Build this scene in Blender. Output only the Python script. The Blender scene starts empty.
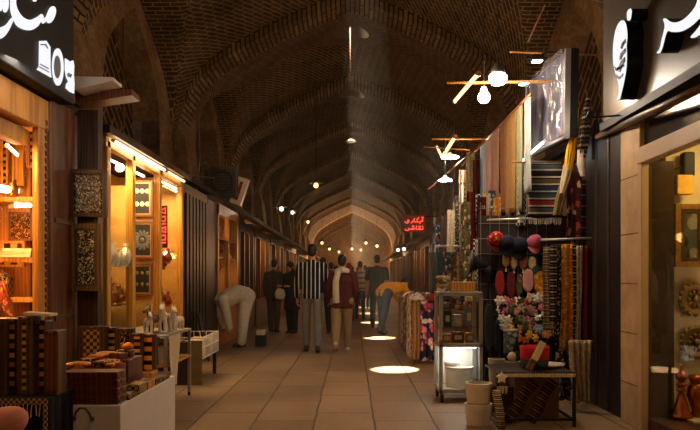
import bpy, bmesh, math, random
from math import pi, sin, cos, tan, sqrt, atan2, radians
from mathutils import Vector, Matrix, Euler
R = random.Random(11)
S = bpy.context.scene
COL = S.collection
# ------------------------------------------------------------------ camera numbers
F = 680.0; HC = 1.25; CX = 352.0; CY = 278.0
def P(px, py, d):
    return Vector(((px - CX) * d / F, d, HC - (py - CY) * d / F))
def V(*a): return Vector(a)
# ------------------------------------------------------------------ mesh helpers
class MB:
    def __init__(s): s.v = []; s.f = []; s.uv = None
    def add(s, vs, fs, m=None):
        o = len(s.v)
        s.v += [(m @ Vector(p)) if m is not None else Vector(p) for p in vs]
        s.f += [tuple(i + o for i in f) for f in fs]
        return s
    def bx(s, x0, x1, y0, y1, z0, z1, m=None):
        vs = [(x0,y0,z0),(x1,y0,z0),(x1,y1,z0),(x0,y1,z0),(x0,y0,z1),(x1,y0,z1),(x1,y1,z1),(x0,y1,z1)]
        return s.add(vs, [(3,2,1,0),(4,5,6,7),(0,1,5,4),(1,2,6,5),(2,3,7,6),(3,0,4,7)], m)
    def box(s, c, sz, rot=None):
        m = Matrix.Translation(Vector(c))
        if rot: m = m @ Euler(rot).to_matrix().to_4x4()
        a, b, c2 = sz[0]/2, sz[1]/2, sz[2]/2
        return s.bx(-a, a, -b, b, -c2, c2, m)
    def tube(s, pts, r, n=8, cap=True):
        pts = [Vector(p) for p in pts]
        k = len(pts)
        rs = r if isinstance(r, (list, tuple)) else [r]*k
        t0 = (pts[1]-pts[0]).normalized()
        up = Vector((0,0,1)) if abs(t0.z) < .9 else Vector((1,0,0))
        nrm = t0.cross(up).normalized()
        vs = []; fs = []
        for i, p in enumerate(pts):
            t = (pts[min(i+1,k-1)] - pts[max(i-1,0)])
            t = t.normalized() if t.length > 1e-9 else t0
            nrm = (nrm - t*nrm.dot(t))
            nrm = nrm.normalized() if nrm.length > 1e-6 else t.orthogonal().normalized()
            b = t.cross(nrm)
            for j in range(n):
                a = 2*pi*j/n
                vs.append(p + (nrm*cos(a) + b*sin(a))*rs[i])
        for i in range(k-1):
            for j in range(n):
                fs.append((i*n+j, i*n+(j+1)%n, (i+1)*n+(j+1)%n, (i+1)*n+j))
        if cap:
            fs.append(tuple(range(n-1,-1,-1))); fs.append(tuple((k-1)*n+j for j in range(n)))
        return s.add(vs, fs)
    def capsule(s, a, b, ra, rb, n=12):
        a = Vector(a); b = Vector(b); t = b-a
        L = t.length
        t = t/L if L > 1e-6 else Vector((0,0,1))
        pts = []; rs = []
        for q in (-.98,-.8,-.5,0): pts.append(a+t*ra*q); rs.append(ra*sqrt(max(0.02,1-q*q)))
        for q in (0,.5,.8,.98): pts.append(b+t*rb*q); rs.append(rb*sqrt(max(0.02,1-q*q)))
        return s.tube(pts, rs, n)
    def lathe(s, prof, n=16, m=None, sx=1, sy=1, cap=True):
        vs = []; fs = []; k = len(prof)
        for r, z in prof:
            for j in range(n):
                a = 2*pi*j/n; vs.append((r*cos(a)*sx, r*sin(a)*sy, z))
        for i in range(k-1):
            for j in range(n):
                fs.append((i*n+j, i*n+(j+1)%n, (i+1)*n+(j+1)%n, (i+1)*n+j))
        if cap and prof[0][0] > 1e-5: fs.append(tuple(range(n-1,-1,-1)))
        if cap and prof[-1][0] > 1e-5: fs.append(tuple((k-1)*n+j for j in range(n)))
        return s.add(vs, fs, m)
    def ell(s, c, r, n=12, k=8, rot=None):
        m = Matrix.Translation(Vector(c))
        if rot: m = m @ Euler(rot).to_matrix().to_4x4()
        m = m @ Matrix.Diagonal((r[0], r[1], r[2], 1))
        pr = [(max(sin(pi*i/k), 1e-3), -cos(pi*i/k)) for i in range(k+1)]
        return s.lathe(pr, n, m)
    def prism(s, poly, t, m=None):
        n = len(poly)
        vs = [(p[0], p[1], 0) for p in poly] + [(p[0], p[1], t) for p in poly]
        fs = [tuple(range(n-1,-1,-1)), tuple(range(n, 2*n))] + [(i, (i+1)%n, n+(i+1)%n, n+i) for i in range(n)]
        return s.add(vs, fs, m)
    def sheet(s, fn, nu, nv):
        vs = [fn(i/nu, j/nv) for j in range(nv+1) for i in range(nu+1)]
        fs = [(j*(nu+1)+i, j*(nu+1)+i+1, (j+1)*(nu+1)+i+1, (j+1)*(nu+1)+i) for j in range(nv) for i in range(nu)]
        return s.add(vs, fs)
    def mesh(s, name):
        me = bpy.data.meshes.new(name)
        me.from_pydata([tuple(v) for v in s.v], [], s.f)
        if s.uv:
            ul = me.uv_layers.new(name='UVMap')
            for p in me.polygons:
                for li, uvc in zip(p.loop_indices, s.uv[p.index]):
                    ul.data[li].uv = uvc
        me.update()
        bm = bmesh.new(); bm.from_mesh(me)
        if not s.uv: bmesh.ops.recalc_face_normals(bm, faces=bm.faces)
        bm.to_mesh(me); bm.free()
        return me
def obj(name, mb, mat, parent=None, loc=None, rot=None, smooth=False, bevel=0, solid=0, kind=None, label=None):
    me = mb.mesh(name) if isinstance(mb, MB) else mb
    if mat is not None and not me.materials:
        me.materials.append(mat)
    o = bpy.data.objects.new(name, me); COL.objects.link(o)
    if parent is not None: o.parent = parent
    if loc is not None: o.location = loc
    if rot is not None: o.rotation_euler = rot
    if smooth:
        for p in me.polygons: p.use_smooth = True
    if solid:
        md = o.modifiers.new('solid', 'SOLIDIFY'); md.thickness = solid; md.offset = 0
    if bevel:
        md = o.modifiers.new('bevel', 'BEVEL'); md.width = bevel; md.segments = 2; md.limit_method = 'ANGLE'
    if kind: o['kind'] = kind
    if label: o['label'] = label
    return o
def struct(name, mb, mat, **k): return obj(name, mb, mat, kind='structure', **k)
def tag(o, label, cat, group=None, kind=None):
    o['label'] = label; o['category'] = cat
    if group: o['group'] = group
    if kind: o['kind'] = kind
    return o
def thing(name, label, cat, loc=(0,0,0), rz=0, group=None):
    o = bpy.data.objects.new(name, None); COL.objects.link(o)
    o.location = loc; o.rotation_euler = (0,0,rz); o.empty_display_size = .1
    return tag(o, label, cat, group)
def single(name, mb, mat, label, cat, loc=(0,0,0), rot=None, group=None, **k):
    return tag(obj(name, mb, mat, loc=loc, rot=rot, **k), label, cat, group)
def kids(o): return [c for c in bpy.data.objects if c.parent == o]
def dup(root, loc, rz=None, label=None, group=None, scale=None):
    r = root.copy(); COL.objects.link(r); r.location = loc
    if rz is not None: r.rotation_euler = (r.rotation_euler[0], r.rotation_euler[1], rz)
    if scale: r.scale = (scale,)*3 if not isinstance(scale, tuple) else scale
    if label: r['label'] = label
    if group: r['group'] = group
    for ch in kids(root):
        c = ch.copy(); COL.objects.link(c); c.parent = r
        for g in kids(ch):
            d = g.copy(); COL.objects.link(d); d.parent = c
    return r
# ------------------------------------------------------------------ materials
MATS = {}
class NT:
    def __init__(s, name):
        s.m = bpy.data.materials.new(name); s.m.use_nodes = True
        s.t = s.m.node_tree; s.t.nodes.clear()
        s.out = s.n('ShaderNodeOutputMaterial')
        MATS[name] = s.m
    def n(s, ty, **k):
        nd = s.t.nodes.new(ty)
        for a, b in k.items(): setattr(nd, a, b)
        return nd
    def l(s, a, b): s.t.links.new(a, b)
    def inp(s, nd, **k):
        for a, b in k.items(): nd.inputs[a.replace('_', ' ')].default_value = b
    def coord(s, which='Object', scale=(1,1,1), rot=(0,0,0), loc=(0,0,0)):
        c = s.n('ShaderNodeTexCoord'); mp = s.n('ShaderNodeMapping')
        mp.inputs['Scale'].default_value = scale; mp.inputs['Rotation'].default_value = rot; mp.inputs['Location'].default_value = loc
        s.l(c.outputs[which], mp.inputs[0]); return mp.outputs[0]
    def noise(s, vec, scale=5, detail=4, rough=.6):
        t = s.n('ShaderNodeTexNoise'); s.inp(t, Scale=scale, Detail=detail, Roughness=rough); s.l(vec, t.inputs['Vector']); return t
    def ramp(s, fac, stops, interp='LINEAR'):
        r = s.n('ShaderNodeValToRGB'); cr = r.color_ramp; cr.interpolation = interp
        while len(cr.elements) < len(stops): cr.elements.new(.5)
        for e, (p, c) in zip(cr.elements, stops): e.position = p; e.color = (*c, 1) if len(c) == 3 else c
        s.l(fac, r.inputs[0]); return r.outputs[0]
    def mix(s, fac, a, b, blend='MIX'):
        m = s.n('ShaderNodeMix', data_type='RGBA', blend_type=blend)
        for sock, val in ((m.inputs[0], fac), (m.inputs[6], a), (m.inputs[7], b)):
            if isinstance(val, (int, float)): sock.default_value = val
            elif isinstance(val, tuple): sock.default_value = (*val[:3], 1)
            else: s.l(val, sock)
        return m.outputs[2]
    def math(s, op, a, b=None, c=None):
        m = s.n('ShaderNodeMath', operation=op)
        for i, val in enumerate((a, b, c)):
            if val is None: continue
            if isinstance(val, (int, float)): m.inputs[i].default_value = val
            else: s.l(val, m.inputs[i])
        return m.outputs[0]
    def bsdf(s, color, rough=.6, metal=0, bumpsock=None, bump=.3, bdist=.01, spec=.4, sheen=0):
        b = s.n('ShaderNodeBsdfPrincipled')
        if isinstance(color, tuple): b.inputs['Base Color'].default_value = (*color[:3], 1)
        else: s.l(color, b.inputs['Base Color'])
        b.inputs['Roughness'].default_value = rough; b.inputs['Metallic'].default_value = metal
        b.inputs['Specular IOR Level'].default_value = spec
        if bumpsock is not None:
            bp = s.n('ShaderNodeBump'); s.inp(bp, Strength=bump, Distance=bdist); s.l(bumpsock, bp.inputs['Height']); s.l(bp.outputs[0], b.inputs['Normal'])
        s.l(b.outputs[0], s.out.inputs[0]); return b
def C(h):
    h = h.lstrip('#'); o = []
    for i in (0,2,4):
        c = int(h[i:i+2],16)/255
        o.append(c/12.92 if c <= .04045 else ((c+.055)/1.055)**2.4)
    return tuple(o)
def sc(c, k): return tuple(min(1, x*k) for x in c)
def plain(name, c, rough=.6, metal=0, var=.25, scale=9, bump=.15, spec=.4):
    if name in MATS: return MATS[name]
    t = NT(name); v = t.coord(); nz = t.noise(v, scale)
    t.bsdf(t.ramp(nz.outputs[0], [(.25, sc(c, 1-var)), (.75, sc(c, 1+var))]), rough, metal, nz.outputs[0], bump, .01, spec)
    return t.m
def emit(name, c, st):
    if name in MATS: return MATS[name]
    t = NT(name); e = t.n('ShaderNodeEmission'); e.inputs[0].default_value = (*c, 1); e.inputs[1].default_value = st
    t.l(e.outputs[0], t.out.inputs[0]); return t.m
def wood(name, c, c2, rough=.45, axis='Z', spec=.5):
    if name in MATS: return MATS[name]
    t = NT(name)
    scl = {'Z': (9,9,1.2), 'Y': (9,1.2,9), 'X': (1.2,9,9)}[axis]
    v = t.coord(scale=scl); nz = t.noise(v, 3, 6, .65)
    w = t.n('ShaderNodeTexWave'); t.inp(w, Scale=1.1, Distortion=7.0, Detail=3.0); t.l(v, w.inputs[0])
    f = t.math('MULTIPLY_ADD', w.outputs['Fac'], .35, t.math('MULTIPLY', nz.outputs[0], .65))
    t.bsdf(t.ramp(f, [(.25, c2), (.7, c)]), rough, 0, f, .2, .004, spec); return t.m
def stripes(name, cols, period, axis=2, rough=.9, fuzz=.25, soft=False):
    if name in MATS: return MATS[name]
    t = NT(name); v = t.coord(); sp = t.n('ShaderNodeSeparateXYZ'); t.l(v, sp.inputs[0])
    nz = t.noise(v, 60, 2)
    p = t.math('FRACT', t.math('ADD', t.math('DIVIDE', sp.outputs[axis], period), t.math('MULTIPLY', nz.outputs[0], .02)))
    n = len(cols)
    col = t.ramp(p, [(i/n, c) for i, c in enumerate(cols)], 'LINEAR' if soft else 'CONSTANT')
    n2 = t.noise(v, 25, 3)
    col = t.mix(1.0, col, t.ramp(n2.outputs[0], [(.2, (1-fuzz,)*3), (.8, (1,1,1))]), 'MULTIPLY')
    t.bsdf(col, rough, 0, nz.outputs[0], .3, .003, .1); return t.m
def checker(name, c1, c2, sq, rough=.35):
    if name in MATS: return MATS[name]
    t = NT(name); v = t.coord(loc=(.013,.017,.011)); ck = t.n('ShaderNodeTexChecker'); t.inp(ck, Scale=1/sq)
    t.l(v, ck.inputs[0]); ck.inputs[1].default_value = (*c1,1); ck.inputs[2].default_value = (*c2,1)
    nz = t.noise(v, 40)
    t.bsdf(t.mix(1.0, ck.outputs[0], t.ramp(nz.outputs[0], [(.2,(.7,)*3),(.8,(1,1,1))]), 'MULTIPLY'), rough); return t.m
def floral(name, bg, cols, scale=12, thr=.42, rough=.85, stretch=(1,1,1)):
    if name in MATS: return MATS[name]
    t = NT(name); v = t.coord(scale=stretch); nz = t.noise(v, scale*.8, 2)
    vv = t.n('ShaderNodeVectorMath', operation='ADD'); sc_ = t.n('ShaderNodeVectorMath', operation='SCALE'); sc_.inputs[3].default_value = .06
    t.l(nz.outputs[1], sc_.inputs[0]); t.l(v, vv.inputs[0]); t.l(sc_.outputs[0], vv.inputs[1])
    vo = t.n('ShaderNodeTexVoronoi'); t.inp(vo, Scale=scale); t.l(vv.outputs[0], vo.inputs['Vector'])
    sp = t.n('ShaderNodeSeparateColor'); t.l(vo.outputs['Color'], sp.inputs[0])
    n = len(cols)
    fl = t.ramp(sp.outputs[0], [(i/n, c) for i, c in enumerate(cols)], 'CONSTANT')
    msk = t.ramp(vo.outputs['Distance'], [(thr-.06, (1,1,1)), (thr, (0,0,0))])
    col = t.mix(msk, bg, fl)
    core = t.ramp(vo.outputs['Distance'], [(.1, (1,1,1)), (.16, (0,0,0))])
    col = t.mix(core, col, t.mix(.6, fl, (.9,.75,.5)))
    n2 = t.noise(v, 50, 3)
    col = t.mix(1.0, col, t.ramp(n2.outputs[0], [(.2,(.65,)*3),(.8,(1,1,1))]), 'MULTIPLY')
    t.bsdf(col, rough, 0, n2.outputs[0], .25, .003, .15); return t.m
def glassy(name, tint=(1,1,1), fac=.1, rough=.03):
    if name in MATS: return MATS[name]
    t = NT(name); a = t.n('ShaderNodeBsdfTransparent'); a.inputs[0].default_value = (*tint,1)
    g = t.n('ShaderNodeBsdfGlossy'); g.inputs['Roughness'].default_value = rough
    lw = t.n('ShaderNodeLayerWeight'); lw.inputs[0].default_value = .25
    f = t.math('MULTIPLY_ADD', lw.outputs['Fresnel'], .12, fac*.1)
    mx = t.n('ShaderNodeMixShader'); t.l(f, mx.inputs[0]); t.l(a.outputs[0], mx.inputs[1]); t.l(g.outputs[0], mx.inputs[2])
    t.l(mx.outputs[0], t.out.inputs[0]); return t.m
def brickmat(name, c1, c2, mort, bw=.22, bh=.07, ms=.012, rough=.9, uv=True, bump=.6, grime=.5, rot=0, mscale=1):
    t = NT(name); v = t.coord('UV' if uv else 'Object', rot=(0,0,rot))
    b = t.n('ShaderNodeTexBrick'); t.inp(b, Scale=1.0, Mortar_Size=ms, Brick_Width=bw, Row_Height=bh, Mortar_Smooth=.3, Bias=0.0)
    nzv = t.noise(v, 6, 2)
    vv = t.n('ShaderNodeVectorMath', operation='ADD'); s2 = t.n('ShaderNodeVectorMath', operation='SCALE'); s2.inputs[3].default_value = .02
    t.l(nzv.outputs[1], s2.inputs[0]); t.l(v, vv.inputs[0]); t.l(s2.outputs[0], vv.inputs[1]); t.l(vv.outputs[0], b.inputs['Vector'])
    b.inputs['Color1'].default_value = (*c1,1); b.inputs['Color2'].default_value = (*c2,1); b.inputs['Mortar'].default_value = (*mort,1)
    ov = t.coord('Object'); g = t.noise(ov, 1.3, 6, .7)
    col = t.mix(1.0, b.outputs[0], t.ramp(g.outputs[0], [(.3,(1-grime,)*3),(.7,(1.1,1.08,1.05))]), 'MULTIPLY')
    h = t.math('ADD', t.math('MULTIPLY', b.outputs['Fac'], -1.0*mscale), t.math('MULTIPLY', t.noise(ov, 30, 3).outputs[0], .4))
    t.bsdf(col, rough, 0, h, bump, .02, .15); return t.m
# ================================================================== ARCHITECTURE
BAY = 4.9; Y1 = 12.0; W = 3.05; SPR = 3.2; APX = 6.07
RIBS = [Y1 + BAY*i for i in range(-3, 14)]
m_brick = brickmat('vault_brick', C('#5e4930'), C('#443422'), C('#97784e'), .25, .085, .012, bump=.9, grime=.55)
m_rib = brickmat('rib_brick', C('#9a7a4e'), C('#6e5233'), C('#33261a'), .5, .09, .016, bump=1.0, grime=.45)
m_ribface = brickmat('rib_face_brick', C('#7d5733'), C('#573921'), C('#b08658'), .3, .09, .012, bump=.7, grime=.4)
m_lattice = brickmat('niche_brick', C('#46301d'), C('#32210f'), C('#8d6a44'), .6, .16, .025, bump=.8, grime=.4, rot=radians(38))
def plaster():
    t = NT('mud_plaster'); v = t.coord(); a = t.noise(v, 1.6, 8, .7); b = t.noise(v, 14, 5, .7)
    f = t.math('MULTIPLY_ADD', a.outputs[0], .6, t.math('MULTIPLY', b.outputs[0], .4))
    t.bsdf(t.ramp(f, [(.3, C('#4a3522')), (.5, C('#7d6040')), (.7, C('#a98c66'))]), .95, 0, f, .9, .05, .1); return t.m
m_plaster = plaster(); m_rib_lit = plain('rib_painted_light', C('#d2bc9a'), .95, 0, .2, 5, .4)
def paving():
    t = NT('stone_paving'); v = t.coord(loc=(.23, .31, 0), rot=(0,0,pi/2))
    b = t.n('ShaderNodeTexBrick'); t.inp(b, Scale=1.0, Mortar_Size=.012, Brick_Width=.95, Row_Height=.52, Mortar_Smooth=.6, Bias=-.1)
    b.offset = .37; b.offset_frequency = 2
    nz = t.noise(v, 3, 3)
    vv = t.n('ShaderNodeVectorMath', operation='ADD'); s2 = t.n('ShaderNodeVectorMath', operation='SCALE'); s2.inputs[3].default_value = .035
    t.l(nz.outputs[1], s2.inputs[0]); t.l(v, vv.inputs[0]); t.l(s2.outputs[0], vv.inputs[1]); t.l(vv.outputs[0], b.inputs['Vector'])
    b.inputs['Color1'].default_value = (*C('#977b5c'),1); b.inputs['Color2'].default_value = (*C('#80664b'),1); b.inputs['Mortar'].default_value = (*C('#54422e'),1)
    g = t.noise(v, 1.1, 7, .7); g2 = t.noise(v, 18, 4, .7)
    col = t.mix(1.0, b.outputs[0], t.ramp(g.outputs[0], [(.3,(.62,.6,.58)),(.65,(1.1,1.08,1.05))]), 'MULTIPLY')
    col = t.mix(.5, col, t.ramp(g2.outputs[0], [(.3,(.7,.68,.66)),(.7,(1.1,1.1,1.1))]), 'MULTIPLY')
    g3 = t.noise(v, 2.3, 2)
    col = t.mix(t.math('MULTIPLY', b.outputs['Fac'], t.ramp(g3.outputs[0], [(.48,(0,0,0)),(.6,(.8,.8,.8))])), col, C('#2c2115'))
    h = t.math('ADD', t.math('MULTIPLY', b.outputs['Fac'], -.6), t.math('MULTIPLY', g2.outputs[0], .5))
    bs = t.bsdf(col, .55, 0, h, .5, .01, .4)
    t.l(t.ramp(g.outputs[0], [(.3,(.42,)*3),(.7,(.7,)*3)]), bs.inputs['Roughness']); return t.m
m_floor = paving()

# pointed-arch profile, (x, z) from springing to apex
_k = [(3.05,2.8),(3.05,3.2),(3.01,3.7),(2.86,4.25),(2.6,4.68),(2.2,5.02),(1.36,5.48),(.65,5.8),(0,6.07),(-.65,6.33)]
PROF = []
for i in range(1, 8):
    p0, p1, p2, p3 = (Vector(_k[j]) for j in (i-1, i, i+1, i+2))
    for q in range(6):
        u = q/6
        PROF.append(.5*((2*p1) + (p2-p0)*u + (2*p0-5*p1+4*p2-p3)*u*u + (3*p1-p0-3*p2+p3)*u**3))
PROF.append(Vector((0, 6.07)))
def arch_z(x):
    x = abs(x)
    for a, b in zip(PROF, PROF[1:]):
        if a.x >= x >= b.x:
            return a.y + (b.y-a.y)*((a.x-x)/max(1e-6, a.x-b.x))
    return PROF[0].y
def scaled_arch(t, half, spring, apex):
    t = abs(t)
    if t >= half: return spring
    return spring + (arch_z(t/half*W) - SPR)*(apex-spring)/(APX-SPR)
def vault_z(x, y, c):
    b = arch_z(x) + .16 + .34*cos(pi*min(1, abs(y-c)/(BAY/2))/2)**2*(1-(x/W)**2)
    cc = scaled_arch(y-c, 2.0, SPR, 5.35)
    k = .12
    m = max(b, cc) + k*max(0, 1-abs(b-cc)/k)**2/4
    return m, cc > b
xs = [p.x for p in PROF] + [-p.x for p in reversed(PROF[:-1])]
arc = [0.0]
for i in range(1, len(xs)):
    arc.append(arc[-1] + sqrt((xs[i]-xs[i-1])**2 + (arch_z(xs[i])-arch_z(xs[i-1]))**2))
vm = MB(); vm.uv = []
for y0 in RIBS[:-1]:
    c = y0 + BAY/2; ny = 36
    o = len(vm.v); nx = len(xs)
    dom = {}
    for j in range(ny+1):
        y = y0 + BAY*j/ny
        for i, x in enumerate(xs):
            z, cr = vault_z(x, y, c); dom[(i, j)] = cr
            vm.v.append(Vector((x, y, z)))
    for j in range(ny):
        for i in range(nx-1):
            q = [o+j*nx+i, o+j*nx+i+1, o+(j+1)*nx+i+1, o+(j+1)*nx+i]
            if min(sqrt(vm.v[a].x**2 + (vm.v[a].y-c)**2) for a in q) < .39: continue
            vm.f.append(tuple(q))
            if dom[(i, j)] and dom[(i+1, j+1)]:
                # courses of the side vault run across the bay
                vm.uv.append([(vm.v[a].x, (vm.v[a].y-c)*1.25) for a in q])
            else:
                # crown: courses break into chevrons towards the groins
                ii = [i, i+1, i+1, i]
                vm.uv.append([(vm.v[a].y, arc[b] + .55*abs(vm.v[a].y-c)) for a, b in zip(q, ii)])
struct('ceiling', vm, m_brick, smooth=True)
# transverse ribs
for n, y in enumerate(RIBS):
    m = MB(); m.uv = []; pr = [(p.x, p.y) for p in PROF] + [(-p.x, p.y) for p in reversed(PROF[:-1])]
    ya, yb = y-.33, y+.33
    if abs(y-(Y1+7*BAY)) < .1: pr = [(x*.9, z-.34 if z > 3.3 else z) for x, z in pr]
    inn = pr; outr = [(x*(1.12 if pr[0][0] < 3 else 1.01), z+(.5 if pr[0][0] < 3 else .34)) for x, z in pr]
    s = 0; k = len(pr)
    for i in range(k-1):
        d = sqrt((pr[i+1][0]-pr[i][0])**2+(pr[i+1][1]-pr[i][1])**2)
        a, b = pr[i], pr[i+1]; A, B = outr[i], outr[i+1]
        o = len(m.v)
        m.v += [Vector((a[0],ya,a[1])),Vector((b[0],ya,b[1])),Vector((b[0],yb,b[1])),Vector((a[0],yb,a[1])),
                Vector((A[0],ya,A[1])),Vector((B[0],ya,B[1])),Vector((B[0],yb,B[1])),Vector((A[0],yb,A[1]))]
        m.f.append((o,o+1,o+2,o+3)); m.uv.append([(.1,s),(.1,s+d),(.6,s+d),(.6,s)])
        m.f.append((o+1,o,o+4,o+5)); m.uv.append([(.1,s+d),(.1,s),(.44,s),(.44,s+d)])
        m.f.append((o+3,o+2,o+6,o+7)); m.uv.append([(.1,s),(.1,s+d),(.44,s+d),(.44,s)])
        s += d
    struct('trim_%d' % (n+1), m, m_rib_lit if abs(y-(Y1+7*BAY)) < .1 else m_rib)  # one far rib coloured paler, standing in for light on its face
# piers under each rib, side walls with blind arches
for side, nm in ((-1, 'left'), (1, 'right')):
    for n, y in enumerate(RIBS):
        m = MB()
        x0, x1 = sorted((side*2.72, side*3.5))
        # pier with a tapering springer that leans into the rib
        vs = []; fs = []
        for z, xin, hw in ((0,2.72,.42),(2.6,2.72,.42),(3.2,2.80,.40),(3.7,2.86,.36),(4.2,3.05,.34)):
            vs += [(side*xin,y-hw,z),(side*xin,y+hw,z),(side*3.6,y+hw,z),(side*3.6,y-hw,z)]
        for i in range(4):
            for j in range(4):
                fs.append((i*4+j, i*4+(j+1)%4, (i+1)*4+(j+1)%4, (i+1)*4+j))
        fs.append((0,1,2,3)); fs.append((16,17,18,19))
        m.add(vs, fs)
        struct('wall_%s_pier_%d' % (nm, n+1), m, m_plaster)
    w = MB(); w.uv = []; nb = MB(); nb.uv = []
    def quad(mb, a, b, c_, d):
        o = len(mb.v); mb.v += [Vector(a),Vector(b),Vector(c_),Vector(d)]; mb.f.append((o,o+1,o+2,o+3))
        mb.uv.append([(p[1]+p[0]*.3, p[2]) for p in (a,b,c_,d)])
    for y0 in RIBS[:-1]:
        c = y0+BAY/2; N = 44
        ys = [y0+BAY*j/N for j in range(N+1)]
        def top(y): return vault_z(W, y, c)[0] + .03
        def nic(y): return scaled_arch(y-c, 1.28, 3.15, 5.05) if abs(y-c) < 1.28 else 2.5
        for a, b in zip(ys, ys[1:]):
            mid = (a+b)/2; X = side*W; XB = side*(W+.42)
            if abs(mid-c) < 1.28:
                quad(w, (X,a,nic(a)), (X,b,nic(b)), (X,b,top(b)), (X,a,top(a)))
                quad(nb, (XB,a,2.5), (XB,b,2.5), (XB,b,nic(b)), (XB,a,nic(a)))
                quad(w, (X,a,nic(a)), (X,b,nic(b)), (XB,b,nic(b)), (XB,a,nic(a)))
            else:
                quad(w, (X,a,2.5), (X,b,2.5), (X,b,top(b)), (X,a,top(a)))
        for yy in (c-1.28+.05, c+1.28-.05):
            quad(w, (side*W,yy,2.5), (side*(W+.42),yy,2.5), (side*(W+.42),yy,3.3), (side*W,yy,3.3))
    struct('wall_%s' % nm, w, m_plaster)
    struct('wall_%s_niches' % nm, nb, m_lattice)
    # outer skin behind the shops
    struct('wall_%s_back' % nm, MB().bx(*sorted((side*4.3, side*4.4)), -3, 76, 0, 6), m_plaster)
    struct('ceiling_%s_outer' % nm, MB().bx(*sorted((side*3.06, side*4.4)), -3, 76, 5.6, 5.7), m_plaster)
    struct('ceiling_%s_shops' % nm, MB().bx(*sorted((side*2.46, side*4.4)), -3, 76, 2.72, 2.80), plain('roof_board', C('#2c2016'), .9))
struct('floor', MB().bx(-4.5, 4.5, -3.2, 76, -.1, 0), m_floor)
struct('wall_near', MB().bx(-4.5, 4.5, -3.1, -2.9, 0, 8), m_plaster)
struct('wall_far', MB().bx(-4.5, 4.5, 74, 74.2, 0, 8), m_plaster)
m_occ = plain('skylight_brick', C('#5e4930'), .9, 0, .3, 14, .4)
# skylight collars in the crown of every bay
for n, y0 in enumerate(RIBS[:-1]):
    c = y0+BAY/2
    cyl = MB(); K = 40
    for q in range(K):
        for r_, dz in ((.64,-.012),(.5,-.016),(.36,-.02),(.36,None)):
            x_, y_ = r_*cos(2*pi*q/K), r_*sin(2*pi*q/K)
            cyl.v.append(Vector((x_, c+y_, 7.4 if dz is None else vault_z(x_, c+y_, c)[0]+dz)))
    cyl.f = [(4*q+i, 4*((q+1)%K)+i, 4*((q+1)%K)+i+1, 4*q+i+1) for q in range(K) for i in range(3)]
    struct('window_%d_oculus' % (n+1), cyl, m_occ)
# ------------------------------------------------------------------ sky, sun, camera
cam = bpy.data.cameras.new('camera'); co = bpy.data.objects.new('camera', cam); COL.objects.link(co)
co.location = (0,0,HC); co.rotation_euler = (pi/2,0,0)
cam.sensor_width = 36; cam.lens = 36*F/700; cam.shift_x = -2/700; cam.shift_y = 63/700; cam.clip_end = 300
cam.clip_start = .05
S.camera = co
wd = bpy.data.worlds.new('World'); S.world = wd; wd.use_nodes = True
nt = wd.node_tree; bg = nt.nodes['Background']
sky = nt.nodes.new('ShaderNodeTexSky'); sky.sky_type = 'NISHITA'; sky.sun_disc = False; sky.sun_elevation = radians(70)
nt.links.new(sky.outputs[0], bg.inputs[0]); bg.inputs[1].default_value = .25
sl = bpy.data.lights.new('sun', 'SUN'); sl.energy = 60; sl.angle = radians(.6); sl.color = (1,.86,.66)
so = bpy.data.objects.new('sun', sl); COL.objects.link(so); so.location = (0,10,12)
so.rotation_euler = Vector((.56,-.25,-6.6)).to_track_quat('-Z','Y').to_euler()
def lamp(kind, loc, e, col, size=.1, rot=None, spread=None, size_y=None, direction=None, parent=None):
    l = bpy.data.lights.new('light', kind); l.energy = e; l.color = col
    if kind == 'AREA':
        l.size = size
        if size_y: l.shape = 'RECTANGLE'; l.size_y = size_y
        if spread: l.spread = spread
    else: l.shadow_soft_size = size
    o = bpy.data.objects.new('light', l); COL.objects.link(o); o.location = loc
    if direction is not None: o.rotation_euler = Vector(direction).to_track_quat('-Z','Y').to_euler()
    elif rot: o.rotation_euler = rot
    if parent: o.parent = parent
    return o
WARM = (1,.60,.26); AMB = (1,.48,.14); WHITE = (1,.86,.68); COOL = (.85,.92,1)
vs_ = S.view_settings
vs_.view_transform = 'Standard'; vs_.look = 'None'; vs_.gamma = 1; vs_.use_curve_mapping = False; vs_.exposure = 0
S.cycles.use_denoising = True; S.cycles.use_light_tree = True
S.cycles.max_bounces = 8; S.cycles.diffuse_bounces = 4; S.cycles.transparent_max_bounces = 24
S.cycles.sample_clamp_indirect = 4
# ================================================================== MATERIALS OF THE GOODS
m_dkwood = wood('dark_wood', C('#4a2c18'), C('#23130a'))
m_blackwood = wood('black_wood', C('#24180f'), C('#120b06'))
m_brwood = wood('brown_wood', C('#7a4824'), C('#4a2812'))
m_redwood = wood('red_wood', C('#6b2f1a'), C('#3a160c'), .35)
m_walnut = wood('walnut', C('#6a4c26'), C('#33220f'))
m_honey = wood('honey_wood', C('#c98a3e'), C('#9a5f22'), .4)
m_yelfr = wood('yellow_frame_wood', C('#d39a3a'), C('#a66f20'), .4)
m_pale = plain('pale_panel', C('#cdbb98'), .7, 0, .08, 3, .05)
m_gold = plain('gold', C('#c08a3c'), .35, .8, .2, 20)
m_brass = plain('brass', C('#b5793a'), .28, .95, .15, 15, .1)
m_copper = plain('copper', C('#b0603a'), .3, .9, .2, 15, .1)
m_white = plain('white_paint', C('#d9cfc2'), .6, 0, .06, 6, .05)
m_offw = plain('ceramic_white', C('#d8c9b4'), .3, 0, .1, 12, .05)
m_grey = plain('grey_metal', C('#6f6a64'), .45, .6, .15)
m_steel = plain('pale_steel', C('#b9b6b0'), .35, .7, .1)
m_black = plain('black', C('#14110f'), .6, 0, .3)
m_blkgl = plain('black_gloss', C('#0d0c0c'), .18, 0, .1, 5, .02)
m_glass = glassy('glass', (.96,.97,.95), .12)
m_kh1 = checker('khatam_checker', C('#c9a05a'), C('#2a150b'), .022)
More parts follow.
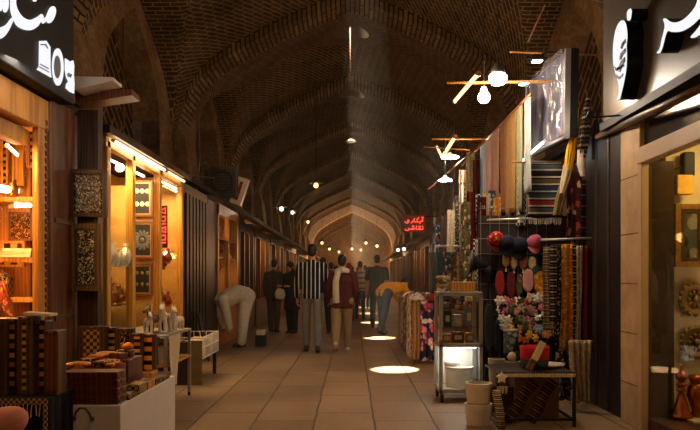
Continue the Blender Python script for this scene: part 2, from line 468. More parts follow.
m_kh2 = floral('khatam_star', C('#3a1d10'), [C('#c9a15c'), C('#7a2e1a'), C('#b98a42'), C('#2a3a2a')], 60, .5, .3)
m_kh3 = floral('khatam_dark', C('#1d100a'), [C('#b68d4c'), C('#5f2616'), C('#8a6a3a'), C('#d8b878')], 45, .4, .3)
m_chk = checker('backgammon_checker', C('#a27e44'), C('#2b170c'), .03)
m_chk2 = checker('backgammon_checker_wide', C('#c9974a'), C('#24130a'), .055)
m_spine = stripes('spine_blocks', [C('#b98f4a'), C('#23120a'), C('#9a7030'), C('#2c170c')], .11, 2, .4, .15)
m_spineo = stripes('spine_blocks_orange', [C('#e08a2a'), C('#1f0f08')], .075, 2, .4, .15)
m_cream = plain('cream_cloth', C('#c9b48f'), .9, 0, .15, 30)
m_pink = plain('pink_cloth', C('#c9806a'), .8, 0, .08, 10)
m_olive = plain('olive_board', C('#6b5a2c'), .8, 0, .2)
m_paper = plain('paper', C('#cfc0a2'), .85, 0, .1, 20)
e_tubew = emit('tube_warm', (1,.78,.5), 14)
e_tubec = emit('tube_cool', (.93,.97,1), 14)
e_sign = emit('sign_white', (.97,.97,1), 1.0)
e_red = emit('neon_red', (1,.07,.03), 3)
e_bulbc = emit('bulb_cool', (.95,.98,1), 30)
e_bulbw = emit('bulb_warm', (1,.66,.3), 25)
e_amber = emit('amber_glow', (1,.5,.15), 5)
XL = -2.45
def pl(px, py, X):
    d = F*X/(px-CX); return (d, HC-(py-CY)*d/F)
def poly_on_x(pts, X):           # (y, z) outline of letters standing on the plane x = X
    return [pl(px, py, X) for px, py in pts]
def prism_x(mb, poly, X, t):
    m = Matrix(((0,0,1,X),(1,0,0,0),(0,1,0,0),(0,0,0,1)))
    return mb.prism(poly, t, m)
def smooth_poly(pts, n=4):
    out = []; k = len(pts)
    for i in range(k):
        p0, p1, p2, p3 = (Vector(pts[(i+j-1) % k]) for j in range(4))
        for q in range(n):
            u = q/n
            out.append(tuple(.5*((2*p1)+(p2-p0)*u+(2*p0-5*p1+4*p2-p3)*u*u+(3*p1-p0-3*p2+p3)*u**3)))
    return out
# ================================================================== LEFT SIDE
# ---- sign board with calligraphy and three emblems
XS = -2.3
d0, d1 = 3.2, F*XS/(74-CX)
T = thing('shop_sign', 'black shop sign with big white curling letters and three white emblems at its end', 'sign', (XS-.1, d0, 2.68))
obj('panel', MB().bx(-.1,.1,0,d1-d0,0,1.6), m_black, T, bevel=.01)
def letter(nm, polys, X, t, m, par, side=None, smooth=4):
    mb = MB()
    for p in polys: prism_x(mb, smooth_poly(poly_on_x(p, X), smooth) if smooth > 1 else poly_on_x(p, X), X, t)
    loc = par.location
    mb.v = [v - loc for v in mb.v]
    return obj(nm, mb, m, par)
letter('lettering', [[(11,-8),(16.5,-8),(15,2),(17,10),(22,17),(29,20),(35,18),(39,15.5),(41,14),(42.5,16),(43.5,19),(46,16),(49,9),(52.5,6.2),(55,9),(54.5,15),(51.5,21),(48,23.2),(46,21),(44,22.5),(42,23.5),(40.5,21),(37.5,25.5),(33,29),(28,30.3),(22,29),(16,25),(12,17),(10,8)]], XS+.006, .008, e_sign, T)
letter('lettering', [[(-14,26),(-6,29),(0,27.5),(6,24.5),(11,18),(12.2,20),(9,28),(5,34.5),(0,38.5),(-8,40),(-14,38)]], XS+.006, .008, e_sign, T)
letter('lettering', [[(-3,3),(-2,-4),(1,-6),(2.5,2),(3.5,-4),(6,-6),(7.5,-2),(7.5,7),(5,12.3),(3,11),(2,7),(0,11),(-3,10)]], XS+.006, .008, e_sign, T, smooth=3)
letter('lettering', [[(32.5,-2),(35,-2),(35.5,1),(34,1.6),(32.8,1)]], XS+.006, .008, e_sign, T, smooth=3)
m_mark = plain('sign_mark_grey', C('#8c93a8'), .6)
def emblem(nm, outline, marks, sm):
    o = letter(nm, [outline], XS+.006, .008, e_sign, T, smooth=sm)
    mb = MB()
    for mk in marks: prism_x(mb, poly_on_x(mk, XS+.016), XS+.0145, .003)
    mb.v = [v - T.location for v in mb.v]
    obj('marking', mb, m_mark, o)
emblem('emblem', [(39,41),(45.5,40.8),(49.5,47),(49.5,68),(50.6,77.5),(36.5,69.5),(38.6,66.5)],
       [[(40.5,44),(46,44),(48,48),(47.8,49),(45,45.3),(40.5,45.3)], [(40,63.5),(48.6,68),(48.6,69.2),(40,64.7)], [(39.5,66.3),(49,71.5),(49,72.7),(39.5,67.5)]], 1)
def ring(cx, cy, a, b, n=24, tilt=0): return [(cx+a*cos(2*pi*i/n), cy+b*sin(2*pi*i/n)+tilt*cos(2*pi*i/n)*a) for i in range(n)]
emblem('emblem', ring(57.3,67,5.5,18.6,28,.15), [ring(57.3,67,3.4,11.5,20,.15)], 1)
emblem('emblem', [(64.6,58.5),(67,60),(69,61.5),(72.5,60.5),(73.5,66),(73,74),(73.7,84),(73.2,93.5),(69,91.5),(65.3,88),(66,84),(68,81.5),(65.8,77),(64.6,70)],
       [[(67,74),(69,72.5),(70,75),(71,73.5),(72,74.8),(70.5,78),(69.5,76.5),(68,77.5)]], 1)
# bracket arms beyond the sign end
for (x0,x1,ya,yb,yc,m,lab) in ((74.5,113,76,90,80.5,m_white,'white tapered metal bracket jutting out past the three emblems'),
                             (75,132,88.5,103.5,95,m_brwood,'brown tapered wooden bracket jutting out under the white one')):
    dd = 5.75 if m is m_white else 5.95
    a = P(x0,ya,dd); b = P(x1,ya+1 if m is m_white else ya+1,dd); c_ = P(x1,yc,dd); e = P(x0,yb,dd)
    mb = MB(); mm = Matrix(((1,0,0,0),(0,0,1,dd),(0,1,0,0),(0,0,0,1)))
    mb.prism([(a.x,a.z),(b.x,b.z),(c_.x,c_.z),(e.x,e.z)], .22, mm)
    base = Vector((a.x, dd, a.z)); mb.v = [v-base for v in mb.v]
    single('wall_bracket', mb, m, lab, 'bracket', base, bevel=.004)
# ---- first shop: honey wood window bay
YA, YB = 2.2, 5.43
fr = MB()
fr.bx(XL-.03,XL+.02, YB-.16,YB, 0,2.6); fr.bx(XL-.12,XL+.027, YA,YB+.006, 2.42,2.66)
struct('window_1_frame', fr, m_honey, bevel=.008)
struct('window_1_inner_frame', MB().bx(XL-.16,XL-.06, YA,YB-.16, 2.28,2.40), m_yelfr, bevel=.006)
cv = MB()
for k in range(34): cv.box((XL+.025, YB-.035, .5+k*.06), (.014,.028,.04), (.5,0,0))
struct('trim_carved_edge', cv, m_brwood)
struct('wall_left_shop_lining', MB().bx(-3.35,XL-.02,5.95,6.05,0,2.66).bx(-3.4,-3.32,YA,6.0,0,2.66).bx(-3.4,XL,YA-.1,YA,0,2.66), m_honey)
struct('wall_left_shop_base', MB().bx(XL-.1,XL+.02,YA,YB,0,.45), m_brwood)
for k,(z,yy) in enumerate(((1.07,5.55),(1.40,5.62),(1.90,5.6))):
    single('wooden_shelf', MB().bx(-.38,.38,-.2,.17,-.02,.02), m_honey, 'honey wood shelf inside the bright orange shop, ' + ('lowest under the slanted book','middle one under the carved panels','uppermost by the tube light')[k], 'shelf', (-2.90,yy+.2,z), bevel=.004)
# strip lights of the shop
def tube_light(name, a, b, r, m, label, cat='tube light', fit=m_white, cap=True):
    a, b = Vector(a), Vector(b); mid = (a+b)/2
    t = thing(name, label, cat, mid)
    obj('tube', MB().tube([a-mid, b-mid], r, 10), m, t, smooth=False)
    dirv = (b-a).normalized()
    if cap:
        obj('end_cap', MB().tube([a-mid-dirv*.03, a-mid+dirv*.015], r*1.25, 10), fit, t)
        obj('end_cap', MB().tube([b-mid-dirv*.015, b-mid+dirv*.03], r*1.25, 10), fit, t)
    return t
tube_light('tube_light', P(-6,187.5,5.4), P(17,191,5.7), .03, e_tubew, 'bright white tube light above the shelf in the orange shop')
tube_light('tube_light', P(12,206,5.75), P(33,205,5.85), .016, e_tubew, 'thin pale strip light above the patterned panels in the orange shop')
tube_light('tube_light', P(8,146,5.2), P(17.5,155,5.6), .012, e_tubew, 'short slanted light stick high inside the orange shop')
# goods of the first shop
def panel_pic(name, px0, px1, py0, py1, d, fm, pm, label, cat, th=.03, fw=.02, rot=None, group=None, inner=None, fw2=0):
    a = P(px0,py1,d); b = P(px1,py0,d); c = (a+b)/2; w = abs(b.x-a.x); h = abs(b.z-a.z)
    t = thing(name, label, cat, (c.x, d, a.z), 0, group)
    f = MB().bx(-w/2,-w/2+fw,-th/2,th/2,0,h).bx(w/2-fw,w/2,-th/2,th/2,0,h).bx(-w/2+fw,w/2-fw,-th/2,th/2,0,fw).bx(-w/2+fw,w/2-fw,-th/2,th/2,h-fw,h)
    obj('frame', f, fm, t, bevel=.003)
    obj('panel', MB().bx(-w/2+fw,w/2-fw,-th*.2,th*.45,fw,h-fw), pm, t)
    if inner:
        q = fw2 or fw*2.2
        f = MB().bx(-w/2+fw,-w/2+q,-th*.35,0,fw,h-fw).bx(w/2-q,w/2-fw,-th*.35,0,fw,h-fw).bx(-w/2+q,w/2-q,-th*.35,0,fw,q).bx(-w/2+q,w/2-q,-th*.35,0,h-q,h-fw)
        obj('inlay_border', f, inner, t)
    if rot: t.rotation_euler = rot
    return t, w, h
panel_pic('checker_panel', 27,36,130,168,5.88,m_honey,m_chk,'narrow checkered inlay panel hanging high in the orange shop','panel')
panel_pic('inlay_panel', 9,33,212,241,5.86,m_brwood,m_kh2,'square inlaid panel behind the middle shelf of the orange shop','panel')
panel_pic('inlay_panel', 0,25,241,267,5.7,m_honey,m_chk2,'lattice patterned box front below the square inlaid panel','panel')
panel_pic('wooden_box_front', 1,9,128,186,5.84,m_honey,m_spine,'narrow box with blocked edge at the left end of the orange shop','box')
panel_pic('wooden_box_front', 13,24,150,186,5.86,m_yelfr,m_honey,'plain yellow wood box between the checkered panel and the tube light','box')
t,_,_ = panel_pic('leaning_book', 6,18,280,322,5.45,m_redwood,floral('book_cover', C('#8c2f1c'), [C('#d97b32'), C('#3c5560'), C('#caa46a')], 30, .5),'red patterned book leaning on the lowest shelf of the orange shop','book', rot=(0,-.35,0))
for k in range(3):
    single('stacked_booklet', MB().box((0,0,.012),(.26-.02*k,.2,.022)), (m_paper,m_cream,m_offw)[k], 'pale booklet in the small stack on the middle shelf of the orange shop, ' + ('bottom one','middle one','top one')[k], 'booklet', (P(20,273,5.62).x, 5.62, 1.42+.024*k), rot=(0,0,.1*k))
for k,(px,h) in enumerate(((3,.2),(8,.17))):
    single('carved_box', MB().bx(-.05,.05,-.05,.05,0,h), m_chk, ('taller','shorter')[k]+' checkered box standing on the lowest shelf of the orange shop', 'box', (P(px,0,5.6).x-.06, 5.66, 1.09), bevel=.004)
single('glass_jar', MB().lathe([(.03,0),(.045,.01),(.05,.08),(.03,.11),(.035,.14)],14), m_brass, 'small brass jar beside the tube light in the orange shop', 'jar', (P(17,195,5.7).x, 5.62, 1.92), smooth=True)
struct('window_1_pane', MB().bx(XL-.075,XL-.07, YA,YB-.17, .45,2.3), m_glass)
lamp('AREA', (-2.7,4.9,2.2), 32, AMB, .5, direction=(-.2,.4,-1))
lamp('POINT', (-2.75,5.3,1.75), 9, AMB, .06)
lamp('POINT', (-2.75,5.35,1.25), 6, AMB, .06)
lamp('POINT', (-2.9,3.6,1.7), 16, AMB, .1)
# cables over the shop beam
cb = MB()
for k in range(3):
    cb.tube([(XL-.02+.02*k, 3.2+i*.24, 2.675+.012*k+.01*sin(i*2.1+k)) for i in range(10)], .008, 5)
cb.v = [v-V(XL,3.2,2.63) for v in cb.v]
single('electric_cable', cb, m_brwood, 'loose electric cables running along the beam over the orange shop', 'cable', (XL,3.2,2.63))
# ---- wood clad pillar, dark post, two framed plaques
struct('wall_left_wood_pillar', MB().bx(XL-.06,XL+.04,5.44,5.92,0,2.7), m_brwood, bevel=.01)
pm = MB()
for z in (.9,1.7): pm.bx(XL+.04,XL+.055,5.5,5.88,z,z+.04)
struct('trim_pillar_moulding', pm, m_walnut)
struct('wall_left_post', MB().bx(-2.4,-2.22,5.94,6.05,0,2.72).bx(-2.8,-2.5,5.92,6.7,0,2.72), m_dkwood)
m_plq1 = floral('plaque_relief', C('#4a4846'), [C('#b5b2ac'), C('#d8d2c8'), C('#7a756f'), C('#b0926e')], 62, .5, .4)
m_plq2 = floral('plaque_figures', C('#2c2620'), [C('#d8c090'), C('#8a958a'), C('#b0a070')], 48, .45, .4)
t,w,h = panel_pic('framed_plaque', 71,107,170,217,5.88,m_dkwood,m_plq1,'square dark framed plaque with grey relief, upper of two hanging on the post','plaque', .05,.035, inner=m_kh3, fw2=.05)
t.rotation_euler = (.05,0,.04)
t,w,h = panel_pic('framed_plaque', 72,102,224,291,5.86,m_walnut,m_plq2,'tall brown framed plaque with small figures, lower of two hanging on the post','plaque', .05,.04, inner=m_dkwood, fw2=.06)
t.rotation_euler = (.03,0,.04)
cdm = MB().tube([(-2.33,5.92,2.62),(-2.34,5.87,2.2)],.006,5).tube([(-2.27,5.92,2.7),(-2.22,5.87,2.2)],.006,5)
cdm.v = [v-V(-2.33,5.9,2.2) for v in cdm.v]
single('picture_wire', cdm, m_black, 'thin cord holding the upper framed plaque', 'cord', (-2.33,5.9,2.2))
# ---- lit glass showcase
Ya, Yb = 6.74, 9.8
struct('wall_left_showcase_base', MB().bx(XL-.5,XL+.02,6.4,Yb,0,.62), m_dkwood)
struct('wall_left_showcase_back', MB().bx(-3.42,-3.36,6.1,Yb+.1,0,2.7).bx(-3.4,XL-.02,Yb,Yb+.06,0,2.7).bx(-3.4,-2.85,6.3,6.36,0,2.7), plain('gold_wall', C('#c99a50'), .5, .1, .2, 4))
sf = MB()
for y in (6.78, 7.56, 8.62, 9.72): sf.bx(XL-.05,XL+.03,y-.05,y+.05,.62,2.62)
sf.bx(XL-.05,XL+.03,6.7,9.8,2.55,2.66); sf.bx(XL-.05,XL+.03,6.7,9.8,.6,.68)
struct('window_2_frame', sf, m_yelfr, bevel=.006)
struct('window_2_pane', MB().bx(XL-.01,XL-.004,6.83,7.51,.68,2.55), m_glass)
struct('window_2_pane_far', MB().bx(XL-.01,XL-.004,8.67,9.67,.68,2.55), m_glass)
struct('trim_showcase_cornice', MB().bx(XL-.2,XL+.1,6.6,9.95,2.66,2.74), m_dkwood)
tube_light('strip_light', (XL+.07,6.78,2.62), (XL+.07,8.62,2.62), .014, e_tubew, 'long thin white strip light along the top edge of the glass showcase', 'strip light')
tube_light('strip_light', (XL+.07,8.75,2.62), (XL+.07,9.65,2.62), .012, emit('tube_amber', (1,.62,.25), 7), 'shorter amber strip light along the far top edge of the glass showcase', 'strip light')
tube_light('tube_light', (-2.7,7.2,2.57), (-2.7,8.0,2.57), .013, e_tubew, 'tube light inside the near pane of the glass showcase')
tube_light('tube_light', (-2.56,7.9,2.5), (-2.56,8.35,2.5), .014, e_tubew, 'tube light inside the open middle of the glass showcase')
tube_light('tube_light', (-2.53,8.9,2.53), (-2.53,9.65,2.53), .013, e_tubew, 'tube light inside the far pane of the glass showcase')
struct('wall_left_showcase_divider', MB().bx(-3.36,-2.48,8.46,8.52,.62,2.4), MATS['gold_wall'])
for k,(a,b,c_,e,lab) in enumerate(((131.5,153,180,217,'top one with two rows of white blossoms'),(130.5,154,221,259,'middle one with a dark rosette'),(131.5,153,263,296,'lowest one with a faint dark pattern'))):
    t,w,h = panel_pic('framed_tile', a,b,c_,e,8.42,m_brwood,m_black,'square framed picture inside the glass showcase, '+lab,'picture',.03,.03, inner=m_gold, fw2=.045)
    if k == 1:
        mb = MB()
        for q in range(14):
            a_ = 2*pi*q/14
            mb.ell((cos(a_)*.085,-.004,h/2+sin(a_)*.085),(.022,.006,.045),8,6,(0,pi/2-a_,0))
        mb.ell((0,-.006,h/2),(.03,.006,.03))
        obj('rosette', mb, m_grey, t)
    else:
        mb = MB()
        for r_ in (.35,.7):
            for q in range(3): mb.ell((-w*.25+q*w*.25,-.006,h*r_),(.03,.006,.03) if k == 0 else (.02,.006,.026))
        obj('blossom', mb, m_paper if k == 0 else m_olive, t)
# red vertical neon letters
T = thing('neon_sign', 'small vertical red neon sign inside the far pane of the glass showcase', 'neon sign', (-2.52,9.0,1.75))
mb = MB()
for k in range(4):
    z = .43-k*.125
    a = [(-.055,0,z),(.05,0,z+.01),(.05,0,z-.05),(-.03,0,z-.05),(.0,0,z-.09),(.055,0,z-.085)] if k%2 else [(-.05,0,z-.08),(-.05,0,z),(.0,0,z-.03),(.05,0,z),(.05,0,z-.08),(-.01,0,z-.05)]
    mb.tube(a,.011,6)
obj('glowing_tube', mb, e_red, T); obj('backing', MB().bx(-.075,.075,.012,.02,-.1,.46), plain('red_board', C('#5a1210'), .5), T)
lamp('POINT', (-2.5,8.93,1.9), 1.5, (1,.1,.05), .05)
# shelves with white crockery and brass pots in the near bay
for k,z in enumerate((.95,1.36,1.9)):
    single('glass_shelf', MB().bx(-.38,.38,-.78,.78,-.008,.008), m_glass if k else m_honey, ('wooden shelf','glass shelf','high glass shelf')[k]+' in the near bay of the showcase, '+('under the brass pots','under the white figurines','above the white figurines')[k], 'shelf', (-2.95,7.6,z))
def pot(nm, loc, h, prof, m, lab, cat, g=None, handle=True, spout=False):
    t = thing(nm, lab, cat, loc, R.uniform(0,.6), g)
    obj('body', MB().lathe([(r*h,z*h) for r,z in prof],16), m, t, smooth=True)
    if handle: obj('handle', MB().tube([(.16*h,0,.75*h),(.36*h,0,.72*h),(.38*h,0,.5*h),(.22*h,0,.32*h)],.022*h,6), m, t)
    if spout: obj('spout', MB().tube([(-.2*h,0,.3*h),(-.34*h,0,.5*h),(-.36*h,0,.72*h),(-.44*h,0,.8*h)],[.05*h,.035*h,.025*h,.02*h],6), m, t)
    return t
EWER = [(.18,0),(.2,.03),(.1,.08),(.22,.2),(.27,.35),(.2,.52),(.09,.65),(.08,.8),(.13,.9),(.06,.94),(.03,1)]
VASE = [(.15,0),(.16,.03),(.1,.08),(.2,.3),(.24,.5),(.17,.7),(.08,.82),(.12,1)]
for k,px in enumerate((102,107,112,117,122,126)):
    d_ = 7.1+.08*k
    pot('figurine', (P(px,0,d_).x, d_, 1.37), .16+.05*(k%3), VASE, m_offw, 'white ceramic figure in the showcase near bay, '+('first','second','third','fourth','fifth','sixth')[k]+' from the post with the plaques', 'figurine', 'white ceramics in the showcase', handle=(k%2==0))
for k,(px,h) in enumerate(((99,.22),(104,.2),(109,.32),(113,.24),(118,.22),(122,.19))):
    d_ = 7.05+.1*k
    pot('brass_ewer', (P(px,0,d_).x, d_, .96), h, EWER if k%2==0 else VASE, m_brass, 'brass pot low in the showcase near bay, '+('first','second','third','fourth','fifth','sixth')[k]+' from the post with the plaques', 'pot', 'brass pots in the showcase', spout=(k%2==0))
for k,(px,py) in enumerate(((160,262),(166,268),(171,262),(164,300),(171,305))):
    d_ = 9.0+.05*k; p = P(px,py,d_)
    pot('copper_pot', (p.x-.04, d_, p.z-.02), .22, EWER, m_copper, 'copper ewer in the showcase far bay, '+('upper shelf near the neon sign','upper shelf middle','upper shelf far end','lower shelf near end','lower shelf far end')[k], 'ewer', 'copper ewers in the showcase', spout=True)
single('glass_shelf', MB().bx(-.3,.3,-.5,.5,-.008,.008), m_glass, 'upper glass shelf behind the far pane of the showcase', 'shelf', (-2.8,9.18,P(165,265,9.1).z-.03))
single('glass_shelf', MB().bx(-.3,.3,-.5,.5,-.008,.008), m_glass, 'lower glass shelf behind the far pane of the showcase', 'shelf', (-2.8,9.18,P(165,302,9.1).z-.03))
lamp('AREA', (-2.72,7.2,2.46), 40, (1,.66,.3), .6, direction=(-.1,.2,-1), size_y=.6)
lamp('AREA', (-2.72,8.0,2.46), 20, (1,.66,.3), .5, direction=(0,.2,-1))
lamp('AREA', (-2.72,9.2,2.46), 30, (1,.66,.3), .6, direction=(0,0,-1), size_y=.6)
lamp('POINT', (-2.9,7.2,1.2), 5, AMB, .06)
lamp('POINT', (XL+.16,7.7,2.5), 5, (1,.72,.42), .05)
# ---- white box counter and what stands on it
T = thing('white_counter', 'white box counter with a rope handle on its front, at the bottom left', 'counter', (-1.64,4.85,0))
obj('body', MB().bx(-.21,.21,-.65,.65,0,.462), m_white, T, bevel=.006)
hp = [P(73.5,419,4.19),P(76,412,4.14),P(80,408,4.12),P(85,408.5,4.12),P(89,413,4.14),P(91.5,419,4.19)]
mb = MB().tube([Vector(p)-Vector((-1.64,4.85,0)) for p in hp], .007, 6)
h = obj('rope_handle', mb, m_brwood, T)
mb = MB()
for p in (hp[0],hp[-1]): mb.ell(Vector(p)-Vector((-1.64,4.84,0)),(.014,.012,.014))
obj('knot', mb, m_dkwood, h)
for k in range(4):
    t = single('flat_wooden_box', MB().bx(-.175,.175,-.08,.08,0,.05), m_redwood, 'flat reddish wooden box stacked on the near end of the white counter, '+('bottom','second from bottom','third from bottom','topmost')[k], 'box', (-1.635+R.uniform(-.004,.004),4.31,.463+.0505*k), group='flat wooden boxes on the white counter', bevel=.004)
    obj('inlaid_end', MB().bx(.176,.179,-.075,.075,.005,.045), m_kh2, t)
# heap behind the stack: two carrier boxes, small inlaid cases on top
for k,(x,y,w,d,h) in enumerate(((-1.72,4.58,.3,.3,.2),(-1.72,4.93,.3,.32,.21))):
    single('carrier_box', MB().bx(-w/2,w/2,-d/2,d/2,0,h), m_redwood, ('near','far')[k]+' plain wooden box under the small inlaid cases on the white counter', 'box', (x,y,.463), bevel=.004)
small = [(-1.80,4.5,.12,.08,.03),(-1.66,4.5,.1,.1,.035),(-1.79,4.62,.11,.09,.04),(-1.65,4.63,.12,.08,.03),(-1.8,4.84,.12,.1,.03),(-1.66,4.83,.1,.08,.045),(-1.79,4.97,.13,.1,.035),(-1.66,4.97,.11,.1,.05)]
cols = [('honey brown',m_honey),('star patterned',m_kh2),('dark inlaid',m_kh3),('checkered',m_kh1),('copper coloured',m_copper),('reddish',m_redwood),('pale',m_cream),('speckled',m_kh2)]
for k,(x,y,w,d,h) in enumerate(small):
    z = .664 if y < 4.75 else .674
    t = single('inlaid_case', MB().bx(-w/2,w/2,-d/2,d/2,0,h), cols[k][1], 'small '+cols[k][0]+' case lying on the '+('near' if y<4.75 else 'far')+' plain box of the white counter', 'case', (x,y,z), rot=(0,0,R.uniform(-.35,.35)), group='small cases heaped on the white counter', bevel=.004)
    obj('lid_inlay', MB().bx(-w*.35,w*.35,-d*.35,d*.35,h,h+.003), m_kh1 if k%2 else m_gold, t)
for k,(x,y) in enumerate(((-1.73,4.43),(-1.59,4.42),(-1.86,4.43),(-1.57,4.55))):
    z = .664 if k in (0,) else .664
    single('round_tin', MB().lathe([(.028,0),(.032,.004),(.032,.02),(.026,.026),(.001,.028)],14), (m_copper,m_brass,m_gold,m_copper)[k], ('copper','brass','gold','small copper')[k]+' round tin at the near edge of the heap on the white counter', 'tin', (x,max(y,4.47),z), smooth=True)
single('amber_lamp_bowl', MB().lathe([(.02,0),(.035,.01),(.045,.025),(.04,.04),(.02,.05),(.006,.055)],16), plain('amber_glass', C('#d98324'), .15, .3, .1), 'shiny amber bowl on top of the heap on the white counter', 'bowl', (-1.63,4.94,.728), smooth=True)
n = 0
rowm = [m_kh2,m_kh3,m_kh1,m_redwood,m_honey]
rown = ['star patterned','dark inlaid','checkered','reddish','honey brown']
for j in range(5):
    for i in range(3):
        x = -1.475-.095*i - (0 if True else 0); y = 4.47+.2*j
        if i == 2 and y < 5.15: continue
        k = (i+2*j) % 5; hh = .03+.012*((i*7+j*3)%4)
        t = single('pen_case', MB().bx(-.041,.041,-.085,.085,0,hh), rowm[k], 'flat '+rown[k]+' case in '+('the aisle side column','the second column','the inner column')[i]+' on the white counter, '+('nearest','second','third','fourth','farthest')[j]+' row', 'case', (x,y,.4625), group='inlaid cases in rows on the white counter', bevel=.003)
        obj('lid_inlay', MB().bx(-.026,.026,-.06,.06,hh,hh+.003), rowm[(k+2)%5] if rowm[(k+2)%5] is not rowm[k] else m_gold, t)
# ---- dark bench with upright backgammon sets behind the counter
T = thing('low_bench', 'dark low bench carrying the upright backgammon sets', 'bench', (-1.97,5.85,0))
obj('seat_board', MB().bx(-.36,.36,-.2,.2,.38,.42), m_dkwood, T, bevel=.004)
for sx in (-.32,.32):
    for sy in (-.16,.16): obj('leg', MB().bx(sx-.025,sx+.025,sy-.025,sy+.025,0,.38), m_dkwood, T)
def bgset(x0,x1,ytop,d,front,label,rz=0,zb=.422,th=.07, body=m_dkwood, fr=(.22,.78)):
    a = P(x0,0,d).x; b = P(x1,0,d).x; zt = P(0,ytop,d).z; w = b-a; h = zt-zb
    t = thing('backgammon_set', label, 'backgammon set', ((a+b)/2,d,zb), rz, 'upright wooden backgammon sets')
    obj('case', MB().bx(-w/2,w/2,-th/2,th/2,0,h), body, t, bevel=.005)
    obj('inlay', MB().bx(-w/2+w*fr[0],-w/2+w*fr[1],-th/2-.004,-th/2,h*.07,h*.93), front, t)
    obj('latch', MB().bx(-.012,.012,-th/2-.01,-th/2-.004,h*.965,h*.99), m_brass, t)
    return t
bgset(79,107,326,5.75,m_chk,'upright backgammon set with small checkered front, first of the row behind the white counter')
bgset(106,118.5,327,5.82,m_spine,'upright backgammon set with pale blocked strip, second of the row behind the white counter', 0)
bgset(118.5,134.5,328,5.7,m_kh3,'upright backgammon set with round dotted inlay, third of the row behind the white counter')
bgset(133,143.5,333,5.6,m_spine,'thin upright backgammon set with pale strip, fourth of the row behind the white counter')
bgset(142,156,334,5.64,m_spineo,'upright backgammon set with bright orange blocks, last of the row behind the white counter', th=.06)
# ---- near table with four big sets and tasselled cloth
T = thing('sale_table', 'dark table under a tasselled cloth in the bottom left corner', 'table', (-2.1,4.1,0))
obj('table_top', MB().bx(-.36,.36,-.22,.085,.52,.55), m_dkwood, T)
for sx in (-.33,.33):
    for sy in (-.18,.05): obj('leg', MB().bx(sx-.03,sx+.03,sy-.03,sy+.03,0,.52), m_dkwood, T)
m_clothb = plain('black_cloth', C('#120e0d'), .95, 0, .3, 20)
T2 = thing('table_cloth', 'black cloth with cream patterned border and tassels hanging off the corner table', 'cloth', (-2.1,4.1,.55))
obj('cloth_drop', MB().sheet(lambda u,v: (-.375+.75*u, -.235+.008*sin(u*30), .012-.5*v), 30, 6).sheet(lambda u,v: (.375+.006*sin(u*20), -.235+.32*u, .012-.5*v), 14, 6).sheet(lambda u,v: (-.375+.75*u,-.235+.325*v,.012), 8, 4), m_clothb, T2, solid=.006)
obj('border', MB().bx(-.375,.375,-.25,-.244,-.018,.016).bx(.35,.375,-.25,-.244,-.5,-.018), checker('border_pattern', C('#c0a26c'), C('#4a3018'), .016, .9), T2)
mb = MB()
for k in range(30):
    x = -.36+.024*k; L = .055+.02*R.random()
    mb.tube([(x,-.252,-.016),(x+R.uniform(-.006,.006),-.256,-.016-L)],[.0025,.004],5)
obj('tassel_fringe', mb, m_cream, T2)
for k,(x0,x1,yt,fm,lab,fr_) in enumerate(((-6,12,318,m_dkwood,'plain brown front, at the picture edge',(.1,.9)),(9.5,23,318,m_spine,'pale checkered strip',(.4,.75)),(22,37,316,m_spine,'dim spotted strip',(.35,.6)),(36,49.5,320,m_spine,'bright checkered strip',(.62,.95)),(48,62.5,330,m_brwood,'plain brown end, last of the four',(.1,.9)))):
    bgset(x0,x1,yt,4.02+.02*(k%2),fm if k!=2 else m_kh1,'large upright backgammon set on the corner table, '+lab, zb=.5655, th=.12, body=m_walnut if k in (0,2,4) else m_dkwood, fr=fr_)
single('folded_booklet', MB().box((0,0,.008),(.15,.14,.014),(0,.08,0)), m_offw, 'white booklet lying on top of the large upright sets', 'booklet', (-1.845,4.03,1.03), rot=(0,0,.1))
# pink cushion corner
single('pink_cushion', MB().ell((0,0,0),(.2,.12,.1),20,12,(0,-.5,0)), m_pink, 'smooth pink rounded cushion poking into the bottom left corner', 'cushion', (-1.83,3.45,.47), smooth=True)
T = thing('stool', 'low dark stool under the pink cushion at the bottom left corner', 'stool', (-1.88,3.45,0))
obj('seat', MB().bx(-.16,.12,-.12,.12,.31,.35), m_dkwood, T)
for sx in (-.14,.1):
    for sy in (-.1,.1): obj('leg', MB().bx(sx-.015,sx+.015,sy-.015,sy+.015,0,.31), m_dkwood, T)
# ---- second stall: glass topped stand with figurines
T = thing('glass_stand', 'glass topped wooden stand with white figurines, behind the white counter', 'stand', (-1.98,6.75,0))
obj('top', MB().bx(-.33,.27,-.45,.5,.7,.72), m_steel, T, bevel=.003)
obj('shelf', MB().bx(-.33,.27,-.45,.5,.42,.44), m_honey, T)
for sx in (-.31,.25):
    for sy in (-.43,.48):
        l = obj('leg', MB().bx(sx-.015,sx+.015,sy-.015,sy+.015,.04,.7), m_steel, T)
        obj('caster', MB().tube([(sx-.012,sy,.026),(sx+.012,sy,.026)],.024,10), m_black, l)
obj('glass_side', MB().bx(-.32,.26,-.446,-.44,.44,.7).bx(.255,.26,-.44,.49,.44,.7), m_glass, T)
def horse(loc, s, rz, m, lab):
    mb = MB(); c = mb.capsule
    c((0,-.05,.11),(0,.05,.115),.035,.034); c((0,-.06,.12),(0,-.09,.185),.028,.02); c((0,-.088,.19),(0,-.135,.17),.02,.013)
    for x in (-.018,.018):
        c((x,-.06,.1),(x,-.062,.01),.015,.009); c((x,.06,.1),(x,.066,.01),.017,.009); c((x*.6,-.085,.2),(x*.6,-.082,.222),.006,.003)
    c((0,.075,.13),(0,.11,.06),.012,.006)
    mb.bx(-.03,.03,-.085,.09,0,.012)
    o = single('horse_figurine', mb, m, lab, 'figurine', loc, (0,0,rz), 'figurines on the glass stand', smooth=True); o.scale = (s,)*3
    return o
